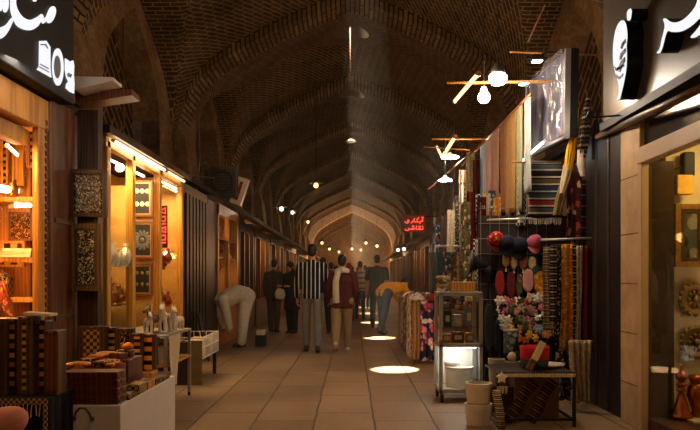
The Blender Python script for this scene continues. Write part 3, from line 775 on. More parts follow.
for k,(px,dz) in enumerate(((148,0),(156,1),(163,0),(170,1),(178,0))):
    d_ = 6.45+.09*k
    horse((P(px,0,d_).x, d_, .722), (1.0,1.25,1.35,1.2,1.0)[k], (.5,-.4,.2,.6,-.3)[k], m_offw if k%2==0 or k==3 else m_brwood, ('small white','dark brown','tall white','white prancing','short white')[k]+' horse figurine on the glass stand')
gm = [floral('tin_orange', C('#7a3a1a'), [C('#e0842a'),C('#c9a05a'),C('#2a1a10')], 40,.5,.4), m_cream, m_kh3, m_brass, m_kh2, m_offw]
for k in range(6):
    single('souvenir_box', MB().bx(-.04,.04,-.05,.05,0,.1+.03*(k%3)), gm[k], ('orange patterned','cream','dark inlaid','brass','star patterned','white')[k]+' box behind the glass of the stand', 'box', (-2.19+.079*k,6.42+.05*(k%2),.44), group='boxes inside the glass stand', bevel=.004)
T = thing('white_rag', 'white cloth hanging off the aisle corner of the glass stand', 'cloth', (-1.708,6.36,.705))
obj('cloth_drop', MB().sheet(lambda u,v: (.006+.018*sin(u*9+v*2)*v, -.03+.42*u*(1-.3*v), -.42*v-.08*u*v), 14, 10), m_cream, T, solid=.005)
# ---- third stall: white wire basket cart
T = thing('wire_cart', 'low white wire basket cart with an olive front board, beside the glass stand', 'cart', (-2.0,8.45,0))
bm_ = MB()
for z in (.30,.43,.55):
    bm_.tube([(-.24,-.5,z),(.24,-.5,z),(.24,.5,z),(-.24,.5,z),(-.24,-.5,z)],.008,5)
for k in range(15): bm_.tube([(.24,-.5+k*.0714,.30),(.24,-.5+k*.0714,.55)],.005,4)
for k in range(7): bm_.tube([(-.24+k*.08,.5,.30),(-.24+k*.08,.5,.55)],.005,4)
obj('wire_basket', bm_, m_white, T)
obj('basket_floor', MB().bx(-.235,.235,-.49,.49,.285,.3), m_brwood, T)
obj('front_board', MB().bx(.10,.25,-.53,-.51,0,.52), m_olive, T); obj('front_board', MB().bx(-.25,.095,-.53,-.51,0,.5), m_dkwood, T)
for sy in (-.4,.46):
    for sx in (-.2,.2): obj('leg', MB().bx(sx-.02,sx+.02,sy-.02,sy+.02,0,.285), m_dkwood, T)
pm_ = [m_paper,m_redwood,m_cream,m_brwood,m_olive,m_paper,m_honey,m_cream]
for k in range(8):
    single('paper_parcel', MB().bx(-.1,.1,-.05,.05,0,.16+.02*(k%3)), pm_[k], ('pale','reddish','cream','brown','olive','whitish','honey coloured','buff')[k]+' parcel standing in the wire cart, '+('first','second','third','fourth','fifth','sixth','seventh','last')[k]+' from its front', 'parcel', (.1-2.0-.02*(k%2),8.05+.115*k,.301), rot=(.12,0,0), group='parcels in the wire cart', bevel=.005)
# ---- dark shutters and the next shops on the left
struct('door_1_shutter', MB().bx(XL-.08,XL,9.9,11.5,0,2.64), m_blackwood)
sl_ = MB()
for k in range(7): sl_.bx(XL,XL+.025,9.98+k*.22,10.12+k*.22,.15,2.5)
struct('door_1_slats', sl_, m_blackwood)
lamp('AREA', (XS+.07, 4.7, 2.74), 5, (1,.9,.75), 1.2, direction=(-.15,.1,-1), size_y=.1)
single('leaning_board', MB().bx(-.02,.02,-.18,.18,0,.72), plain('slate_grey', C('#3a3b3c'), .6), 'dark grey board leaning on the shutters behind the wire cart', 'board', (-2.2,10.4,0.0), rot=(0,-.2,.3), bevel=.004)
# ================================================================== RIGHT SIDE
XR = 2.4
# ---- near shop front: marble pilaster, frame, window with brassware
m_marble = plain('marble', C('#b3946e'), .4, 0, .3, 4, .05)
ml = MB()
ml.bx(XR-.04,XR+.02,5.58,5.98,0,2.55)
struct('wall_right_pilaster', ml, m_marble, bevel=.01)
jm = MB()
for z in (.35,.78,1.2,1.62,2.1): jm.bx(XR-.043,XR-.039,5.58,5.98,z,z+.008)
struct('trim_pilaster_joints', jm, m_brwood)
struct('window_3_frame', MB().bx(XR-.06,XR,5.50,5.57,0,2.25).bx(XR-.07,XR+.02,3.0,5.57,2.18,2.31), plain('cream_frame', C('#b59a78'), .5, 0, .08, 4), bevel=.006)
struct('wall_right_reflection', MB().bx(XR+.01,XR+.215,5.52,5.57,0,2.2), plain('painted_reflection', C('#3b2e1e'), .2, 0, .3, 3, .02))  # dark strip put in for the pilaster's reflection in the pane
struct('wall_right_transom', MB().bx(XR,XR+.04,3.0,5.6,2.31,2.7), plain('smoked_glass', C('#2c241a'), .15, 0, .2, 2, .0))
struct('window_3_partition', MB().bx(XR+.24,3.4,5.72,5.78,0,2.5).bx(3.4,3.46,3,5.78,0,2.5).bx(XR,3.46,2.96,3.0,0,2.5).bx(XR+.02,3.46,3,5.78,2.5,2.56), m_pale)
struct('window_3_sill', MB().bx(XR,3.4,3.0,5.72,.0,.12), m_dkwood)
struct('window_3_pane', MB().bx(XR-.02,XR-.015,3.0,5.5,.12,2.18), m_glass)
m_goldfr = plain('gilt_frame', C('#8a6428'), .4, .3, .3, 40, .3)
t,w,h = panel_pic('framed_picture', 674.5,706,204,267,5.6,m_goldfr,floral('old_picture', C('#4a4d48'), [C('#6e6f66'),C('#26302e'),C('#8c8570'),C('#57554a')], 9,.6,.4),'gold framed dim picture in the right hand shop window','picture',.04,.045, inner=m_dkwood, fw2=.075)
m_antq = plain('antique_brass', C('#7d643c'), .4, .7, .25, 30, .3)
def filigree(px,py,r,d,label):
    c = P(px,py,d)
    t = thing('brass_filigree_plate', label, 'plate', c, 0, 'filigree plates in the shop window')
    mb = MB(); m = Matrix.Translation((0,0,0)) @ Matrix.Rotation(pi/2,4,'X')
    mb.lathe([(.02,0),(r*.55,.012),(r*.62,.03),(r*.8,.022),(r*.84,.03),(r*.86,.0)],28,m,cap=False)
    obj('dish', mb, m_antq, t, smooth=True)
    mb = MB()
    for q in range(16):
        a = 2*pi*q/16
        mb.ell((cos(a)*r*.88,-.012,sin(a)*r*.88),(r*.15,.012,r*.15),10,6)
    obj('scalloped_rim', mb, m_antq, t, smooth=True)
    mb = MB()
    for q in range(10):
        a = 2*pi*q/10; mb.ell((cos(a)*r*.42,-.02,sin(a)*r*.42),(r*.14,.015,r*.09),8,6,(0,-a,0))
    mb.ell((0,-.022,0),(r*.2,.02,r*.2),12,8)
    obj('rosette', mb, m_antq, t, smooth=True)
filigree(695,299,.145,5.66,'round scalloped brass plate in the right window, upper one under the framed picture')
filigree(696,342,.145,5.66,'round scalloped brass plate in the right window, lower one above the candlestick')
single('display_shelf', MB().bx(-.35,.35,-.16,.16,-.012,.012), m_pale, 'pale shelf low in the right window under the brass candlestick and vase', 'shelf', (3.0,5.42,-.0+.125))
cs = P(681.5,430,5.45)
T = thing('candlestick', 'tall copper candlestick with a flared foot in the right window', 'candlestick', (cs.x,5.45,.137))
zt = P(0,364,5.45).z-.137
CS = [(.085,0),(.09,.02),(.07,.05),(.05,.2),(.03,.33),(.02,.38),(.035,.4),(.04,.43),(.022,.455),(.03,.48),(.045,.5),(.035,.53),(.018,.55)]
obj('stem', MB().lathe([(r,z/.55*(zt-.14)) for r,z in CS],20), m_copper, T, smooth=True)
obj('holder', MB().lathe([(.02,zt-.14),(.042,zt-.12),(.046,zt-.09),(.03,zt-.065),(.012,zt-.05),(.012,zt-.02),(.004,zt)],16), m_copper, T, smooth=True)
vz = P(697.5,0,5.45)
T = thing('copper_vase', 'copper vase with a wide flared mouth beside the candlestick', 'vase', (vz.x+.0,5.47,.137))
zt = P(0,376,5.45).z-.137
obj('body', MB().lathe([(.05,0),(.06,.01),(.03,.04),(.05,.1),(.075,.17),(.06,.24),(.028,.3),(.026,zt-.1),(.05,zt-.04),(.065,zt)],20), m_copper, T, smooth=True)
obj('ring', MB().lathe([(.028,.30),(.038,.31),(.038,.325),(.028,.335)],16), m_brass, T, smooth=True)
yl = P(682,195,5.6)
T = thing('yellow_wall_lamp', 'small yellow box lamp above the framed picture in the right window', 'lamp', yl)
obj('body', MB().bx(-.06,.07,-.05,.06,0,.16), plain('yellow_enamel', C('#d6a736'), .5), T, bevel=.008)
obj('cable', MB().tube([(-.06,0,.1),(-.1,-.02,.15),(-.07,.02,.21),(.02,.03,.24)],.007,6), m_black, T)
bl = P(689,176,5.6)
single('black_hanging_bag', MB().bx(-.045,.05,-.04,.05,0,.2), m_black, 'black oblong pouch hanging above the yellow lamp in the right window', 'pouch', (bl.x,5.63,bl.z), bevel=.015)
lamp('AREA', (2.9,5.1,2.4), 11, (1,.66,.22), .3, direction=(.1,.25,-1))
lamp('POINT', (2.95,5.2,1.0), 2.2, (1,.72,.4), .1)
# ---- awning pipe and dark fascia board with raised letters
pa = P(598,137,6.55); pb = P(760,60,3.6)
single('awning_pipe', MB().tube([(0,0,0),(pb.x-pa.x,pb.y-pa.y,pb.z-pa.z)],.03,10), plain('brown_pipe', C('#5c4632'), .4, .4), 'long brown awning pipe running below the black fascia on the right', 'pipe', pa, smooth=True)
XF = 2.3
T = thing('shop_fascia', 'glossy black shop fascia with raised white letters and a round emblem, top right', 'sign', (XF+.06,3.2,2.66))
obj('panel', MB().bx(-.06,.06,0,F*XF/(603-CX)-3.2,0,1.7), plain('fascia_bronze', C('#50483e'), .36, .35, .15, 3, .05), T, bevel=.008)
obj('lower_rail', MB().bx(-.09,.05,0,F*XF/(603-CX)-3.2,-.07,0), m_black, T)
def letter_r(nm, poly, sm, t=.13):
    q = smooth_poly(poly_on_x(poly, XF-.13), sm) if sm > 1 else poly_on_x(poly, XF-.13)
    mb = MB(); prism_x(mb, q, XF-.13, t); mb.v = [v-T.location for v in mb.v]
    o = obj(nm, mb, m_blkgl, T)
    fb = MB(); prism_x(fb, q, XF-.134, .006); fb.v = [v-T.location for v in fb.v]
    obj('lit_face', fb, e_sign, o)
    return o
letter_r('raised_letter', [(657,52.5),(660,49),(662,40),(664.5,30),(665,24),(663.5,19.5),(666,18.5),(670,21.5),(676,22.5),(683,20),(690,14),(696,6),(699,-3),(706,-12),(716,-12),(712,0),(706,11),(698,20),(690,27),(681,31.5),(673,32),(668,31),(665.5,36),(663,46),(660,53)], 3)
letter_r('raised_letter', [(691,37),(697,30),(706,17),(716,2),(720,6),(712,22),(703,32),(695,37.5)], 3)
letter_r('raised_dot', [(627.5,19),(627.3,13),(629,9.5),(631,8.6),(631.6,11),(631.2,17),(630,20.3),(628.5,20.6)], 2)
em = letter_r('raised_emblem', [(614,66),(613.2,55),(613.8,42),(616,30),(619.5,22.5),(623,20.3),(625.6,23),(627,30),(627.3,38),(626.6,46),(626.9,56),(626.4,68),(624.5,80),(622,91),(620,98.5),(617.6,99.5),(619,92),(618.5,82),(615.5,72)], 3)
mb = MB()
for mk in ([(625.8,39),(622.5,43),(621,48),(622.5,49),(624,45),(626.2,42.5)],[(625.8,48),(621,53.5),(619.8,59.5),(621.2,60),(623.5,55),(626,52)],[(621.8,60.5),(625,57),(625.6,61),(622.8,66.5),(620.5,72),(617,70.5),(619,66.5)],[(614.2,66.5),(617,68),(621,66),(624.8,64.5),(624.3,66.5),(620.5,69),(616.5,70.8)],[(615.8,74),(619.5,77),(623.5,73.5),(623.2,76),(619.6,79.4),(616.2,77)]):
    prism_x(mb, poly_on_x(mk, XF-.134), XF-.140, .007)
mb.v = [v-T.location for v in mb.v]
obj('calligraphy_mark', mb, m_black, em)
lamp('POINT', (XF-.14, F*XF/(616-CX), 2.80), 4.5, WHITE, .03)
sp = (XF-.3, F*XF/(628-CX)+.1, 2.64)
T = thing('fascia_spot', 'tiny spotlight shining on the lower end of the black fascia', 'spotlight', sp)
obj('can', MB().tube([(0,0,-.04),(.03,.0,.02)],.025,10), m_black, T); obj('arm', MB().tube([(0,0,-.03),(.3,0,-.01)],.008,6), m_black, T)
# ---- dark shutters beyond the pilaster
sm_ = MB()
for k in range(3): sm_.bx(XR-.02,XR+.1,6.0+.32*k,6.29+.32*k,0,2.62)
struct('door_2_shutter', sm_, m_blackwood, bevel=.02)
struct('wall_right_upper', MB().bx(XR+.08,XR+.2,6.0,7.3,0,2.72), m_dkwood)
# ---- cloth helpers
def cloth(w, L, folds=3, amp=.02, flare=0., seed=0, nu=26, nv=14, wav=0.):
    r = random.Random(seed); ph = r.uniform(0,6); p2 = r.uniform(0,6)
    def fn(u, v):
        x = (u-.5)*w*(1+flare*v) + .012*sin(v*5+p2)*v
        y = amp*(.35+.65*v)*(sin(u*folds*2*pi+ph)+.35*sin(u*folds*4.7*pi+p2)) 
        z = -L*v - wav*w*abs(u-.5)*v*.5 - .01*sin(u*7+ph)*v
        return (x, y, z)
    return MB().sheet(fn, nu, nv)
def fringe(w, L, n=18, y=0, z=0, seed=0):
    r = random.Random(seed); mb = MB()
    for k in range(n):
        x = (k/(n-1)-.5)*w
        mb.tube([(x,y+r.uniform(-.004,.004),z),(x+r.uniform(-.008,.008),y+r.uniform(-.008,.008),z-L*r.uniform(.75,1.1))],[.003,.0025],4)
    return mb
def hang(name, label, cat, px, yt, yb, wpx, d, m, folds=2, amp=.015, flare=.05, fr=None, group=None, rz=0, seed=0, thick=.006, hook=True, dx=0):
    p = P(px,yt,d); w = wpx*d/F; L = (yb-yt)*d/F
    t = thing(name, label, cat, p, rz, group)
    obj('drape', cloth(w,L,folds,amp,flare,seed), m, t, solid=thick, smooth=True)
    if fr: obj('fringe', fringe(w*(1+flare)*.95,.07,max(8,int(w/.014)),0,-L,seed), fr, t)
    return t
def hang_x(name, label, cat, pa, pb, X, zt, zb, m, folds=2, amp=.02, group=None, seed=0, fr=None):
    ya = F*X/(pa-CX); yb_ = F*X/(pb-CX); w = abs(ya-yb_); t = thing(name, label, cat, (X,(ya+yb_)/2,zt), pi/2, group)
    obj('drape', cloth(w,zt-zb,folds,amp,.02,seed), m, t, solid=.008, smooth=True)
    if fr: obj('fringe', fringe(w*.95,.08,int(w/.02),0,-(zt-zb),seed), fr, t)
    return t
# ---- plastic wrapped blanket high on its frame
def plasticy():
    t = NT('clear_plastic'); a = t.n('ShaderNodeBsdfTransparent'); a.inputs[0].default_value = (.9,.9,.93,1)
    v = t.coord(scale=(1,1.6,.7), rot=(.5,0,0)); nz = t.noise(v, 3.0, 3, .5); bp = t.n('ShaderNodeBump'); t.inp(bp, Strength=1.0, Distance=.25); t.l(nz.outputs[0], bp.inputs['Height'])
    g = t.n('ShaderNodeBsdfGlossy'); g.inputs['Roughness'].default_value = .3; t.l(bp.outputs[0], g.inputs['Normal'])
    d = t.n('ShaderNodeBsdfDiffuse'); d.inputs[0].default_value = (.6,.58,.6,1); t.l(bp.outputs[0], d.inputs['Normal'])
    m1 = t.n('ShaderNodeMixShader'); m1.inputs[0].default_value = .35; t.l(g.outputs[0], m1.inputs[1]); t.l(d.outputs[0], m1.inputs[2])
    m2 = t.n('ShaderNodeMixShader'); m2.inputs[0].default_value = .17; t.l(a.outputs[0], m2.inputs[1]); t.l(m1.outputs[0], m2.inputs[2])
    t.l(m2.outputs[0], t.out.inputs[0]); return t.m
def blanketm():
    t = NT('blanket_print'); v = t.coord(rot=(.5,0,0), scale=(1,2.2,.55)); nz = t.noise(v, 1.8, 2, .4)
    t.bsdf(t.ramp(nz.outputs[0], [(.38, C('#0f0d1e')), (.48, C('#2a2440')), (.56, C('#6a5f70')), (.72, C('#9a9088'))]), .8); return t.m
T = thing('wrapped_blanket', 'large plastic wrapped blanket hung high on the right, pale with dark violet folds', 'blanket', (2.08,7.42,2.68)); T.rotation_euler = (.055,0,0)
obj('blanket', MB().bx(.0,.05,-.74,.74,.02,.83), blanketm(), T, bevel=.015)
mb = MB().sheet(lambda u,v: (-.02-.035*abs(sin(u*9+v*5))*sin(pi*u)-.02*sin(v*8+u*3), -.78+1.56*u, -.02+.87*v), 30, 20)
obj('plastic_cover', mb, plasticy(), T, smooth=True)
obj('backing_board', MB().bx(.05,.13,-.76,.76,-.0,.85), m_black, T)
obj('slat_frame', MB().bx(-.005,.05,-.77,-.745,-.02,.85).bx(-.005,.05,.745,.77,-.02,.85).bx(-.005,.05,-.77,.77,-.02,.01), m_steel, T)
tube_light('tube_light', (1.98,7.0,2.66), (1.98,8.1,2.6), .012, e_tubec, 'thin white strip light under the plastic wrapped blanket')
# ---- striped kilim
kil = stripes('kilim', sum([[C('#b5a992')]+[C(a_)]*3+[C(b_)] for a_,b_ in (('#8a2a1c','#1f1d1c'),('#39453a','#141414'),('#2b2f3f','#151416'),('#5c4428','#1e1a18'),('#1e1a18','#3a2018'),('#4a4a44','#141414'))], []), .46, 2, .95, .2)
hang('striped_kilim','striped red, green and black kilim with white lines hanging under the wrapped blanket','rug',545,163,218,34,7.25,kil,1,.006,0,m_offw)
rod = MB().tube([(-.35,0,0),(.45,0,0)],.012,8)
single('hanging_rod', rod, m_brwood, 'short wooden rod holding the striped kilim', 'rod', P(545,162,7.27), smooth=True)
# ---- hanging cloths along the aisle rod
single('hanging_rod', MB().tube([(0,-1.9,0),(0,2.6,0)],.018,8), m_brwood, 'long pole along the aisle with the plain rust and grey cloths', 'rod', (1.87,9.0,3.17), smooth=True)
m_c = {n: plain('cloth_'+n, C(c), .95, 0, .18, 25) for n, c in dict(rust='#8a5832', salmon='#a4735a', blue='#6f7f92', ochre='#94703e', sage='#77785a', ice='#7d817f', tan='#8f6a45', maroon='#5b1d1d', brown='#4b3020', dark='#1e1815', navy='#161d2e', yellow='#c98a1e', teal='#2f4a4a', red='#8e2018', pink='#b4576a', grey='#55514c').items()}
for k,(a,b,nm,zb,lab) in enumerate(((480,486,'blue',2.2,'grey blue cloth hanging on the long pole, farthest in'),(486,499,'salmon',2.08,'broad salmon cloth hanging on the long pole'),(500,507,'rust',2.06,'rust brown cloth hanging on the long pole beside the salmon one'),(507.5,516,'ochre',2.0,'ochre cloth hanging on the long pole'),(517,523,'sage',1.98,'sage grey cloth hanging on the long pole'),(524.5,530,'ice',2.15,'pale icy cloth hanging on the long pole, nearest'))):
    hang_x('hanging_cloth', lab, 'cloth', a, b, 1.86, 3.15, zb, m_c[nm], 2, .015, 'cloths on the long pole', k)
# patterned scarves
pat = {
 'lat': checker('scarf_lattice', C('#cfc7b8'), C('#2a2622'), .03, .95),
 'redp': floral('scarf_red', C('#b59a78'), [C('#7d2c22'),C('#caa884'),C('#40302a')], 22, .45),
 'diag': stripes('scarf_diag', [C('#c9bba2'),C('#1c1815'),C('#6e5a44'),C('#1c1815')], .06, 2, .95),
 'yel': floral('scarf_yellow', C('#b87a16'), [C('#e0a62e'),C('#8a4e10'),C('#d8b060')], 30, .45),
 'lace': floral('scarf_lace', C('#221d18'), [C('#8c8272'),C('#4c443a'),C('#b8ac98')], 34, .4),
 'wine': stripes('scarf_wine', [C('#4c1414'),C('#2a0d0d'),C('#6a2a1c')], .1, 0, .95),
 'cream': floral('scarf_cream', C('#b79f7c'), [C('#d8c8a8'),C('#7a6248'),C('#c4ac88')], 40, .4),
 'chain': stripes('scarf_chain', [C('#d0c2a6'),C('#3a2a1e'),C('#a8906a'),C('#241a14')], .035, 2, .95),
 'pinkf': floral('print_pink', C('#2a2440'), [C('#d78a98'),C('#e8d3d0'),C('#8a4a78'),C('#c8546a'),C('#3a3560')], 11, .62),
 'palef': floral('print_pale', C('#cbb8a4'), [C('#7a4a52'),C('#5a5a4a'),C('#b8706a'),C('#98866e')], 13, .5),
 'greenf': floral('print_green', C('#5a5a3c'), [C('#c8b890'),C('#98443a'),C('#343a28')], 16, .5),
 'bluef': floral('print_blue', C('#32445a'), [C('#c8c0b0'),C('#7a8a9a'),C('#a8543c')], 15, .5),
 'rugr': floral('rug_red', C('#3d1613'), [C('#8e3a24'),C('#c0a070'),C('#1d1a20')], 18, .45, .95, (1,1,.5)),
 'rugd': stripes('rug_dark', [C('#1a1412'),C('#4a2a1e'),C('#1a1412'),C('#6a5a48'),C('#211815'),C('#3a1a16')], .11, 2, .95),
}
far = [(464,170,292,9,10.6,'redp','pale red patterned scarf hanging at the far end of the cloth pole'),
 (471,152,232,9,10.2,'cream','long cream scarf hanging beyond the grey blue cloth'),
 (476,160,262,7,9.9,'wine','wine striped scarf hanging beyond the grey blue cloth'),
 (459,196,290,8,11.0,'lace','dark lacy scarf hanging over the textile table'),
 (481,205,270,9,9.2,'lace','dark lacy shawl below the grey blue cloth'),
 (490,207,240,10,8.9,'greenf','green printed shawl below the salmon cloth'),
 (500,205,236,10,8.6,'wine','wine striped shawl below the rust cloth'),
 (511,204,232,9,8.3,'rugr','red rug patterned shawl below the ochre cloth'),
 (522,176,226,8,7.6,'lat','black and white lattice scarf hanging left of the kilim'),
 (451,210,288,8,11.4,'cream','tan scarf hanging past the textile table'),
 (444,216,285,7,11.8,'brown','brown shawl hanging past the textile table'),
 (437,222,286,7,12.2,'bluef','blue printed shawl hanging past the textile table')]
for k,(px,a,b,w,d,m,lab) in enumerate(far):
    hang('hanging_scarf', lab, 'scarf', px,a,b,w,d, pat.get(m) or m_c[m], 2, .03, .1, m_cream if k%2 else None, 'scarves hanging over the right hand stalls', .3*(k%3-1), k)
single('hanging_rod', MB().tube([(0,-1.5,0),(-.2,3.2,0)],.015,8), m_brwood, 'rough pole over the textile table carrying the far scarves', 'rod', (1.72,10.3,3.02), smooth=True)
# ---- display panel with hats, pouches, garlands
struct('wall_right_display', MB().bx(1.42,2.56,7.62,7.66,0,1.95), plain('display_board', C('#241812'), .9))
struct('wall_right_stall_back', MB().bx(2.56,2.62,7.3,13,0,2.72), m_dkwood)
net = MB()
for k in range(10): net.tube([(1.42,7.6,.5+.17*k),(2.2,7.6,.5+.17*k)],.004,5)
for k in range(8): net.tube([(1.44+.105*k,7.6,.004),(1.44+.105*k,7.6,2.1)],.004,5)
net.v = [v-V(1.8,7.59,0) for v in net.v]
single('wire_grid', net, m_grey, 'wire display grid behind the hats and pouches', 'grid', (1.8,7.6,0))
def hat(px,py,wpx,d,m,m2,label):
    p = P(px,py,d); r = wpx*d/F/2
    p.y = 7.48; r *= 1.0; t = thing('cap', label, 'cap', p, 0, 'caps in a row on the display'); t.rotation_euler = (.85,0,R.uniform(-.3,.3))
    obj('crown', MB().lathe([(r*.93,0),(r*1.0,-r*.05),(r*.98,r*.35),(r*.85,r*.8),(r*.55,r*1.15),(r*.15,r*1.28),(.001,r*1.3)],18,cap=False,sy=.8), m, t, smooth=True, solid=.008)
    obj('brim', MB().sheet(lambda u,v: ((r*(.95+.05*v))*cos(pi+u*pi), r*.8*sin(pi+u*pi)*(1+.75*v*sin(u*pi)), -.01-.35*r*v*sin(u*pi)), 18, 5), m2, t, solid=.008, smooth=True)
    return t
hat(498,240,17,7.3,floral('cap_red', C('#8e1f2c'), [C('#d8662c'),C('#c8344a'),C('#e8a04a')], 30,.45),m_c['maroon'],'red and orange flowered cap with maroon brim, first of the row')
hat(512,244,18,7.25,m_c['navy'],m_c['navy'],'navy cap between the red cap and the larger navy one')
hat(526,246,19,7.15,m_c['navy'],plain('cloth_ink', C('#0f1420'), .9),'larger dark navy cap with ink brim, beside the pink one')
hat(541,242,16,7.2,m_c['pink'],plain('cloth_rose', C('#c06a78'), .9),'pink cap at the end of the cap row')
single('hat_rod', MB().tube([(-.36,0,0),(.4,0,.03)],.01,8), m_steel, 'thin steel rod above the row of caps', 'rod', P(520,220,7.4), smooth=True)
def pouch(px,py,wpx,hpx,d,m,label,tail=True,g='pouches on the display grid'):
    p = P(px,py,d); w = wpx*d/F; h = hpx*d/F
    t = thing('pouch', label, 'pouch', p, R.uniform(-.25,.25), g)
    pr = smooth_poly([(-w*.3,0),(w*.3,0),(w*.5,-h*.45),(w*.38,-h*.85),(0,-h),(-w*.38,-h*.85),(-w*.5,-h*.45)],3)
    mb = MB(); mb.prism(pr, .05, Matrix(((1,0,0,0),(0,0,1,-.025),(0,1,0,0),(0,0,0,1))))
    obj('bag', mb, m, t, bevel=.012)
    obj('strap', MB().tube([(-w*.28,0,-.005),(-w*.15,0,.05),(w*.15,0,.05),(w*.28,0,-.005)],.006,6), m_dkwood, t)
    if tail: obj('tassel', MB().tube([(0,0,-h),(0,-.005,-h-.05)],[.006,.012],6), m_cream, t)
    return t
for px,py,w,h,m,lab in ((506,254,7,13,m_c['ochre'],'ochre pouch under the navy caps, first of the upper row'),(514,255,7,14,pat['redp'],'red patterned pouch, second of the upper row under the caps'),(523,256,8,13,m_c['rust'],'rust pouch, third of the upper row under the caps'),(532,257,8,12,pat['cream'],'cream speckled pouch, last of the upper row under the caps'),
    (500,272,9,24,m_c['red'],'red pouch, first of the lower row by the display edge'),(511,273,9,25,m_c['maroon'],'maroon pouch, second of the lower row'),(519,275,7,20,pat['greenf'],'green printed pouch between the maroon and the pink one'),(528,270,11,22,plain('cloth_blush', C('#c98a80'), .9),'large blush pink pouch in the lower row'),(540,272,12,23,pat['yel'],'yellow patterned pouch at the end of the lower row'),(535,264,7,10,m_c['teal'],'small teal pouch above the blush pink one')):
    pouch(px,py,w,h,7.48,m,lab)
pal = {'w':plain('petal_white',C('#d9cdbf'),.8),'p':plain('petal_pink',C('#c06a78'),.8),'r':plain('petal_red',C('#9a2a34'),.8),'y':plain('petal_yellow',C('#d9a83a'),.8),'o':plain('petal_orange',C('#d87a1e'),.8),'k':plain('petal_black',C('#1c1a1c'),.8),'b':plain('petal_blue',C('#8fa3b8'),.8),'g':plain('petal_leaf',C('#5a6238'),.8),'t':plain('petal_tan',C('#a88c68'),.8),'v':plain('petal_violet',C('#6a4a6a'),.8)}
BL = {}
def blossom_mesh():
    mb = MB()
    for q in range(6):
        a = 2*pi*q/6; mb.ell((cos(a)*.024,-.004,sin(a)*.024),(.021,.010,.014),8,5,(0,-a,0))
    mb.ell((0,-.014,0),(.011,.009,.011),8,5)
    return mb
def garland(pa, pb, n, d, seq, label):
    a = P(*pa,d); b = P(*pb,d); c = (a+b)/2; w = (b-a)/2
    t = thing('flower_garland', label, 'garland', c, 0, 'flower garlands on the display')
    def pt(u): return (-w+2*w*u) + V(0,0,-.02*(1-(2*u-1)**2))
    obj('string', MB().tube([pt(i/8) for i in range(9)],.006,5), pal['g'], t)
    for i in range(n):
        k = seq[i % len(seq)]
        if k not in BL: BL[k] = blossom_mesh().mesh('blossom_'+k); BL[k].materials.append(pal[k])
        o = bpy.data.objects.new('blossom', BL[k]); COL.objects.link(o); o.parent = t
        o.location = pt((i+.5)/n) + V(0,-.03+R.uniform(-.02,.02),R.uniform(-.03,.03)); o.rotation_euler = (R.uniform(-.4,.4),R.uniform(0,6),R.uniform(-.5,.5)); o.scale = (R.uniform(.9,1.5),)*3
garland((498,301),(550,296),18,7.46,'wwptprwgpprt','pinkish flower garland, top one under the pouches')
garland((498,309),(550,307),18,7.44,'wkprgprtkgpt','red and white flower garland, second from the top')
garland((500,317),(550,318),17,7.42,'wkwktggtgpgt','black, white and green flower garland, third from the top')
garland((500,327),(550,326),17,7.40,'bwbykbyvgyvp','blue and yellow flower garland, fourth from the top')
garland((518,336),(550,333),11,7.38,'okoykyvkv','short orange and black flower garland, lowest')
for k,(px,py,w,h) in enumerate(((481,302,9,46),(489,306,10,44),(498,322,9,30))):
    pouch(px,py,w,h,7.56-.03*k,(m_black,plain('bag_charcoal',C('#22252a'),.55),m_black)[k],('long black bag hanging behind the glass cabinet','charcoal bag hanging beside the long black one','short black bag hanging under the garlands')[k],False,'dark bags by the garlands')
c0 = P(511,353,7.05)
T = thing('picture_tin', 'cylindrical tin with a grey picture hanging under the garlands', 'tin', c0)
obj('can', MB().lathe([(.075,0),(.077,.01),(.077,.23),(.072,.24)],20), floral('tin_print', C('#3a3f42'), [C('#8a8a80'),C('#5a5f60'),C('#b0a898')], 14,.5,.4), T, smooth=True)
obj('rim', MB().lathe([(.078,.225),(.081,.23),(.081,.245),(.07,.248)],20), m_steel, T, smooth=True)
# horn loudspeaker
hp = P(470,263,7.6)
T = thing('horn_speaker', 'dark horn loudspeaker with its mouth turned to the aisle, behind the cabinet', 'loudspeaker', hp)
mb = MB().tube([(0,0,.0),(.03,0,-.005),(.09,0,-.015),(.16,0,-.03),(.2,0,-.05)],[.15,.105,.06,.04,.035],18)
obj('bell', mb, plain('horn_black', C('#1e2326'), .4, .3), T, smooth=True)
obj('driver', MB().tube([(.19,0,-.045),(.22,0,-.1),(.2,0,-.19)],[.05,.055,.04],12), m_black, T, smooth=True)
obj('bracket', MB().tube([(.2,0,-.18),(.2,.04,-.5)],.015,6), m_black, T)
# ---- scarves near the right wall
single('scarf_rod', MB().tube([(-.28,0,0),(.3,0,.02)],.012,8), m_steel, 'steel rod with the long narrow scarves beside the dark shutters', 'rod', P(569,240,6.75), smooth=True)
near = [(548,246,330,9,6.72,'chain','brown and white chain patterned scarf, first on the steel rod'),
 (555,244,322,9,6.7,'diag','black and cream barred scarf, second on the steel rod'),
 (561,244,352,8,6.66,'lace','dark lacy scarf beside the bright yellow one'),
 (567,244,350,10,6.62,'yel','bright yellow scarf on the steel rod'),
 (574,243,345,8,6.66,'diag','barred scarf just beyond the yellow one'),
 (580,246,348,7,6.62,'cream','cream scarf near the end of the steel rod'),
 (587,246,352,9,6.6,'wine','wine red scarf at the end of the steel rod')]
for k,(px,a,b,w,d,m,lab) in enumerate(near):
    hang('long_scarf', lab, 'scarf', px,a,b,w,d, pat[m], 2, .014, .25, m_cream if m in ('chain','diag','lace') else None, 'long scarves on the steel rod', .1*(k%3-1), 20+k)
hang('lace_shawl','cream lace shawl bunched below the yellow scarf','shawl',581,340,402,24,6.35,pat['cream'],4,.05,-.45,m_cream,seed=3)
hang('lace_shawl','dark lace shawl hanging low behind the wire table','shawl',566,350,400,12,6.5,pat['lace'],2,.03,.0,m_cream,seed=4)
